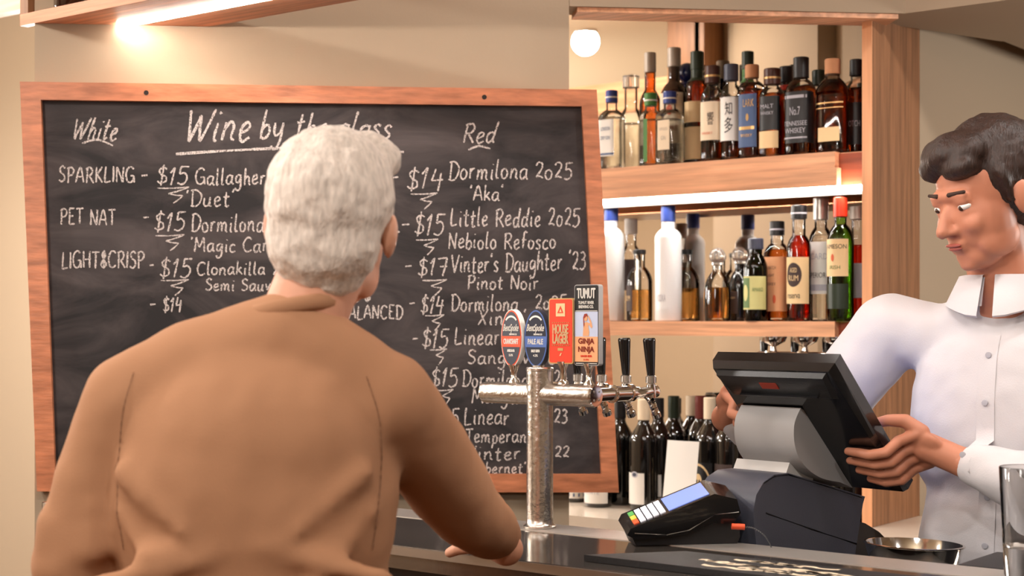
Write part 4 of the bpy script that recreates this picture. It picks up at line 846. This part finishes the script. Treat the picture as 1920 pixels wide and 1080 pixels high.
def face_parts(H, body, brow='brow'):
    P = lambda *q: H @ Vector(q); R3 = H.to_3x3()
    for s in (1, -1):
        b = NB(); sph(b, P(s*.031, .0725, .002), (.0125, .0115, .0075), R3); ey = part('eye', b, M['eye'], body)
        b = NB(); sph(b, P(s*.031, .0815, .0005), (.005, .004, .0048), R3); part('iris', b, M['iris'], ey)
        b = NB(); cap(b, P(s*.016, .086, .026), P(s*.046, .078, .027), .0042, .003); part('eyebrow', b, M[brow], body)
    b = NB(); sph(b, P(0, .0945, -.059), (.020, .0045, .0035), R3); sph(b, P(0, .0925, -.0655), (.017, .0045, .004), R3); part('lips', b, M['lips'], body)

# --- the customer in the foreground, seen from behind
mo = c2w(-.336, 2.0)
man = thing('person', 'man in a tan shirt with silver hair standing at the bar, back to the camera', 'person', (mo.x, mo.y, 0), TH)
def L(x, y, z): return mo + c2w(x, y, z)
HM = Matrix.Translation(L(.098, .025, 1.592)) @ Matrix.Rotation(TH + R_(-6), 4, 'Z') @ Matrix.Rotation(R_(4), 4, 'X') @ Matrix.Rotation(R_(4), 4, 'Y') @ Matrix.Scale(1.02, 4)
hb = head_bm(HM); cap(hb, L(.045, -.005, 1.42), L(.088, .005, 1.53), .056, .056); sph(hb, L(.04, .0, 1.40), (.08, .05, .05), Rz(TH))
hb = fuse(hb, .0045, 6)
tb_ = NB(); R3 = Rz(TH)
sph(tb_, L(0, 0, 1.28), (.17, .10, .2), R3); sph(tb_, L(0, 0, 1.05), (.155, .10, .2), R3); sph(tb_, L(0, 0, .92), (.165, .11, .13), R3)
cap(tb_, L(-.14, 0, 1.38), L(.14, 0, 1.38), .05, .05)
for s, sh_, el, wr in ((-1, L(-.165, 0, 1.355), L(-.235, .02, 1.14), L(-.15, .26, 1.10)), (1, L(.17, 0, 1.355), L(.27, .22, 1.18), L(.315, .45, 1.115))):
    chain(tb_, [sh_, el, wr], [.05, .038, .027])
for s in (-1, 1): chain(tb_, [L(s*.09, 0, .9), L(s*.10, .02, .5), L(s*.10, -.01, .09)], [.085, .058, .04]); cap(tb_, L(s*.10, -.03, .05), L(s*.11, .15, .04), .042, .035)
tb_ = fuse(tb_, .011, 6)
def hand_bm(wrist, fwd, up, side, curl=.5, spread=1, L_=.085):
    """relaxed hand: palm from the wrist along fwd, fingers bent towards -up; side = thumb side"""
    f, u, s = [Vector(v).normalized() for v in (fwd, up, side)]; b = NB(); w = Vector(wrist)
    pc = w + f*.05
    mtx = Matrix((s, f, u)).transposed()
    sph(b, pc, (.040, .048, .014), mtx); cap(b, w - f*.05, w + f*.02, .027, .025)
    for i, (o, ln) in enumerate(((.030, .9), (.010, 1.0), (-.010, .94), (-.029, .76))):
        k = w + f*(.088 - .004*abs(i-1.2)) + s*o; d = (f + s*o*1.5*spread).normalized(); l = L_*ln
        a1, a2 = curl*.5, curl*1.3
        m1 = k + (d*math.cos(a1) - u*math.sin(a1))*l*.45; m2 = m1 + (d*math.cos(a2) - u*math.sin(a2))*l*.32; m3 = m2 + (d*math.cos(a2*1.4) - u*math.sin(a2*1.4))*l*.23
        chain(b, [k - f*.03, k, m1, m2, m3], [.0095, .0095, .0088, .0082, .0072])
    t0 = w + f*.022 + s*.026; t1 = t0 + (f*.55 + s*.8 - u*.2).normalized()*.042; t2_ = t1 + (f*.9 + s*.3 - u*.3).normalized()*.032
    chain(b, [w + f*.01 + s*.012, t0, t1, t2_], [.014, .0125, .0105, .0085])
    return fuse(b, .0028, 4)
fx, fy, fz = c2w(1, 0), c2w(0, 1), Vector((0, 0, 1))
h1 = hand_bm(L(.315, .455, 1.098), fy*1 + fx*-.25 + fz*-.06, fz, -fx, curl=.25)
h2 = hand_bm(L(-.15, .26, 1.10), fy*.3 + fx*.95, fy*-.6 + fz*.8, fz, curl=.7)
mb = part('body', join(hb, tb_, h1, h2), M['skin'], man, smooth=180)
face_parts(HM, mb)
b = NB(); P = lambda *q: HM @ Vector(q); H3 = HM.to_3x3()
sph(b, P(0, -.026, .032), (.0835, .0935, .094), H3); sph(b, P(0, -.05, -.02), (.075, .062, .07), H3); sph(b, P(0, -.045, -.055), (.06, .05, .045), H3); sph(b, P(.03, .03, .085), (.05, .05, .035), H3); sph(b, P(-.03, .03, .085), (.05, .05, .035), H3)
part('hair', fuse(b, .005, 5, .012, .03), M['hairgrey'], man, smooth=180)
b = NB()
sph(b, L(0, -.005, 1.235), (.192, .128, .225), R3); sph(b, L(0, 0, 1.03), (.19, .13, .26), R3); sph(b, L(.01, -.03, 1.30), (.17, .10, .13), R3)
chain(b, [L(.044, -.012, 1.438), L(-.08, -.008, 1.398), L(-.155, 0, 1.36)], [.066, .062, .064]); chain(b, [L(.044, -.012, 1.438), L(.11, -.008, 1.396), L(.16, 0, 1.36)], [.066, .062, .064])
chain(b, [L(-.160, 0, 1.355), L(-.205, .01, 1.25), L(-.238, .02, 1.14)], [.068, .064, .058]); chain(b, [L(-.238, .02, 1.14), L(-.20, .14, 1.12), L(-.155, .25, 1.105)], [.060, .052, .044])
chain(b, [L(.165, 0, 1.355), L(.22, .11, 1.27), L(.272, .22, 1.18)], [.068, .063, .054]); chain(b, [L(.272, .22, 1.18), L(.298, .34, 1.145), L(.314, .435, 1.12)], [.054, .049, .041])
for (x, z, dz) in ((-.14, 1.155, .03), (-.05, 1.18, .012), (.08, 1.155, -.03), (.0, 1.10, .02)):      # folds across the small of the back
    cap(b, L(x-.07, -.112, z-dz), L(x+.10, -.120, z+dz*.4), .015, .012)
for s_ in (-1, 1):       # soft diagonal pulls from the armpits and shoulder tips
    cap(b, L(s_*.150, -.085, 1.27), L(s_*.07, -.122, 1.20), .016, .010); cap(b, L(s_*.155, -.07, 1.22), L(s_*.09, -.118, 1.13), .014, .009)
for (z, k) in ((1.19, .050), (1.165, .052), (1.215, .055)): cap(b, L(-.262, -.005, z-.02), L(-.20, -.035, z+.006), .026, .022)   # creases above the elbow
from mathutils.bvhtree import BVHTree
sb = fuse(b, .0075, 12, .012, .13); bv = BVHTree.FromBMesh(sb)
def on_cloth(src, d, off=.001):
    h = bv.ray_cast(src, d); return (h[0] + h[1]*off) if h[0] is not None else None
shirt_m = part('shirt', sb, M['tan'], man, smooth=180)
bk_ = c2w(0, 1)
def seam(pts, r=.0006, name='seam'):
    q = [on_cloth(L(x, -.6, z), bk_) for x, z in catmull(pts, 8)]; q = [v for v in q if v is not None]
    tube(bm := NB(), q, r, 6); part(name, bm, M['tan_seam'], shirt_m)
M['tan_seam'] = mat('tan_stitching', srgb(150, 109, 82), .9)
seam([(-.146, 1.395), (-.160, 1.33), (-.163, 1.24), (-.157, 1.17)]); seam([(.151, 1.39), (.168, 1.33), (.167, 1.24), (.158, 1.17)])
b = NB(); N = 40; rings = []
for k in range(N):
    a = 2*math.pi*k/N; ca, sa = math.cos(a), math.sin(a); c = L(.050 + .068*ca, .004 + .066*sa, 1.474 + .012*ca - .026*max(sa, 0) + .006*max(-sa, 0)); ro = c2w(ca, sa)
    rings.append([b.verts.new(c + ro*(.007*math.cos(2*math.pi*m/10)) + fz*(.011*math.sin(2*math.pi*m/10))) for m in range(10)])
for k in range(N):
    A, B = rings[k], rings[(k+1) % N]
    for m in range(10): b.faces.new((A[m], A[(m+1) % 10], B[(m+1) % 10], B[m]))
part('neckband', b, M['tan'], shirt_m, smooth=180)
b = NB(); sph(b, L(0, 0, .93), (.178, .125, .12), R3)
for s in (-1, 1): chain(b, [L(s*.09, 0, .88), L(s*.10, .02, .5), L(s*.10, -.01, .1)], [.1, .075, .065])
part('trousers', fuse(b, .012, 5), M['trouser'], man, smooth=180)
for s in (-1, 1):
    b = NB(); cap(b, L(s*.10, -.03, .05), L(s*.11, .17, .042), .048, .041); part('shoe', fuse(b, .008, 3), M['shoe'], man, smooth=180)

# --- the bartender behind the till
bo = c2w(.92, 2.82)
bart = thing('person', 'dark haired bartender in a white shirt holding the till screen', 'person', (bo.x, bo.y, 0), TH)
def K(x, y, z): return bo + c2w(x, y, z)
yawb = math.atan2(.93, -.36)     # face direction (-.85, -.53) in camera axes: rotation of +y
HB = Matrix.Translation(K(-.06, -.06, 1.69)) @ Matrix.Rotation(TH + yawb, 4, 'Z') @ Matrix.Rotation(R_(-20), 4, 'X') @ Matrix.Scale(1.07, 4)
RB = Rz(TH + math.atan2(.6, -.8))
hb = head_bm(HB); cap(hb, K(0, .0, 1.48), K(-.04, -.03, 1.62), .062, .058); sph(hb, K(0, 0, 1.47), (.09, .07, .05), RB); hb = fuse(hb, .0045, 6)
rs, re, rw = K(-.19, .13, 1.44), K(-.36, .20, 1.20), PS(-SW-.085, .185, -.045)
ls, le, lw = K(.17, -.12, 1.44), K(.03, -.30, 1.155), PS(.105, .27, -.045)
b = NB(); sph(b, K(0, 0, 1.3), (.16, .10, .2), RB); sph(b, K(0, 0, 1.05), (.15, .10, .2), RB); sph(b, K(0, 0, .92), (.165, .11, .13), RB); cap(b, rs, ls, .05, .05)
chain(b, [rs, re, rw], [.05, .036, .026]); chain(b, [ls, le, lw], [.05, .036, .026])
for s in (-1, 1): chain(b, [K(s*.07, -s*.05, .9), K(s*.08, -s*.06, .5), K(s*.08, -s*.06, .09)], [.085, .058, .04]); cap(b, K(s*.08+.02, -s*.06+.02, .05), K(s*.08-.09, -s*.06-.12, .04), .042, .035)
tb_ = fuse(b, .011, 6)
def grip(u0, sg, ss, tips, wrist, th):
    """hand closed round the screen edge at u0; sg=+1 right edge, -1 left edge"""
    b = NB(); kn = []
    for s, tl_ in zip(ss, tips):
        k = PS(u0+sg*.026, s+.002, -.024); kn.append(k)
        chain(b, [PS(u0+sg*.055, s, -.040), k, PS(u0+sg*.0155, s, .006), PS(u0-sg*.012, s-.001, .0145), PS(u0-sg*tl_*.6, s-.002, .0125), PS(u0-sg*tl_, s-.002, .0105)], [.0105, .0105, .0098, .0095, .0088, .0076])
    sm = sum(ss)/4; mx = Matrix((pw, (pp*DS/DL + Vector((0, 0, DZ/DL))), (pp*DZ/DL - Vector((0, 0, DS/DL))))).transposed()
    sph(b, PS(u0+sg*.056, sm, -.043), (.040, .042, .017), mx)
    cap(b, PS(u0+sg*.06, sm, -.045), wrist, .026, .026); cap(b, wrist, wrist + (wrist-PS(u0+sg*.05, sm, -.045))*.4, .026, .028)
    chain(b, [PS(u0+sg*.06, ss[0]+.004, -.050), PS(u0+sg*.035, ss[0]-.018, -.055), PS(u0+sg*.004, ss[0]-.022, -.051), PS(u0-sg*.026, ss[0]-.016, -.0465)], [.015, .0125, .0108, .0088])
    return fuse(b, .0028, 4)
g1 = grip(0, 1, (.205, .2305, .2545, .2765), (.060, .068, .060, .046), lw, 0)
g2 = grip(-SW, -1, (.125, .150, .174, .196), (.040, .046, .042, .032), rw, 0)
bb_ = part('body', join(hb, tb_, g1, g2), M['skin2'], bart, smooth=180); face_parts(HB, bb_)
b = NB(); P = lambda *q: HB @ Vector(q); H3 = HB.to_3x3()
sph(b, P(0, -.03, .036), (.086, .096, .096), H3); sph(b, P(0, -.055, -.015), (.076, .06, .06), H3); sph(b, P(0, .035, .086), (.066, .055, .036), H3); sph(b, P(.033, .060, .066), (.036, .026, .022), H3); sph(b, P(-.03, .062, .066), (.038, .026, .022), H3)
for s in (1, -1): cap(b, P(s*.074, .018, .04), P(s*.075, .012, -.012), .012, .007)
part('hair', fuse(b, .005, 6, .008, .03), M['hairdark'], bart, smooth=180)
b = NB()
sph(b, K(0, 0, 1.28), (.19, .13, .22), RB); sph(b, K(0, 0, 1.02), (.175, .13, .24), RB)
for q in (rs, ls): chain(b, [K(0, .0, 1.47), (K(0, 0, 1.43)+q)/2, q + Vector((0, 0, .0))], [.066, .062, .072])
chain(b, [rs, (rs+re)/2, re], [.074, .068, .058]); chain(b, [re, (re+rw)/2, rw + (re-rw)*.12], [.058, .050, .037])
chain(b, [ls, (ls+le)/2, le], [.074, .068, .060]); chain(b, [le, (le+lw)/2, lw + (le-lw)*.15], [.060, .052, .037])
sb = fuse(b, .0075, 9, .014, .10); bv = BVHTree.FromBMesh(sb)
sp = part('shirt', sb, M['shirt'], bart, smooth=180)
fd = Vector((-.6, -.8)); fd = c2w(fd.x, fd.y); sd = fd.cross(fz).normalized()
b = NB(); prev = None
for k in range(19):
    z = 1.435 - .42*k/18; row = []
    for o in (-.016, .016):
        h = bv.ray_cast(K(0, 0, z) + sd*o + fd*.6, -fd)
        row.append(h[0] + fd*.0016 if h[0] is not None else K(0, 0, z) + sd*o + fd*.13)
    row = [b.verts.new(v) for v in row]
    if prev: b.faces.new((prev[0], prev[1], row[1], row[0]))
    prev = row
part('placket', b, M['shirt'], sp, smooth=180)
for k in range(5):
    z = 1.40 - .085*k; h = bv.ray_cast(K(0, 0, z) + fd*.6, -fd)
    if h[0] is not None: turned(b := NB(), h[0] + fd*.0015, fd, [(0, 0), (.0055, 0), (.0055, .002), (.004, .0025), (0, .0018)], 16); part('button', b, M['label_grey'], sp)
b = NB(); N = 28; rows = []        # turned-down collar, open at the throat
fdir = Vector((0, 1, 0)); fdir.rotate(RB.to_4x4().to_quaternion()); a0 = math.atan2(fdir.y, fdir.x)
cc = K(-.012, -.006, 1.50)
for k, (r, z) in enumerate(((.084, -.012), (.073, .035), (.070, .046), (.079, .044), (.104, -.008), (.099, -.011))):
    rows.append([b.verts.new(cc + Vector((r*math.cos(a0+.14+(2*math.pi-.28)*i/N), r*math.sin(a0+.14+(2*math.pi-.28)*i/N), z - (.022*math.exp(-(min(i, N-i)/3.0)**2) if k >= 4 else 0)))) for i in range(N+1)])
for A, B in zip(rows, rows[1:]):
    for i in range(N): b.faces.new((A[i], A[i+1], B[i+1], B[i]))
part('collar', b, M['shirt'], sp, smooth=60)
b = NB(); sph(b, K(0, 0, .93), (.178, .125, .12), RB)
for s in (-1, 1): chain(b, [K(s*.07, -s*.05, .88), K(s*.08, -s*.06, .5), K(s*.08, -s*.06, .1)], [.1, .075, .065])
part('trousers', fuse(b, .012, 5), M['trouser'], bart, smooth=180)
for s in (-1, 1):
    b = NB(); cap(b, K(s*.08+.02, -s*.06+.02, .05), K(s*.08-.10, -s*.06-.13, .042), .048, .041); part('shoe', fuse(b, .008, 3), M['shoe'], bart, smooth=180)
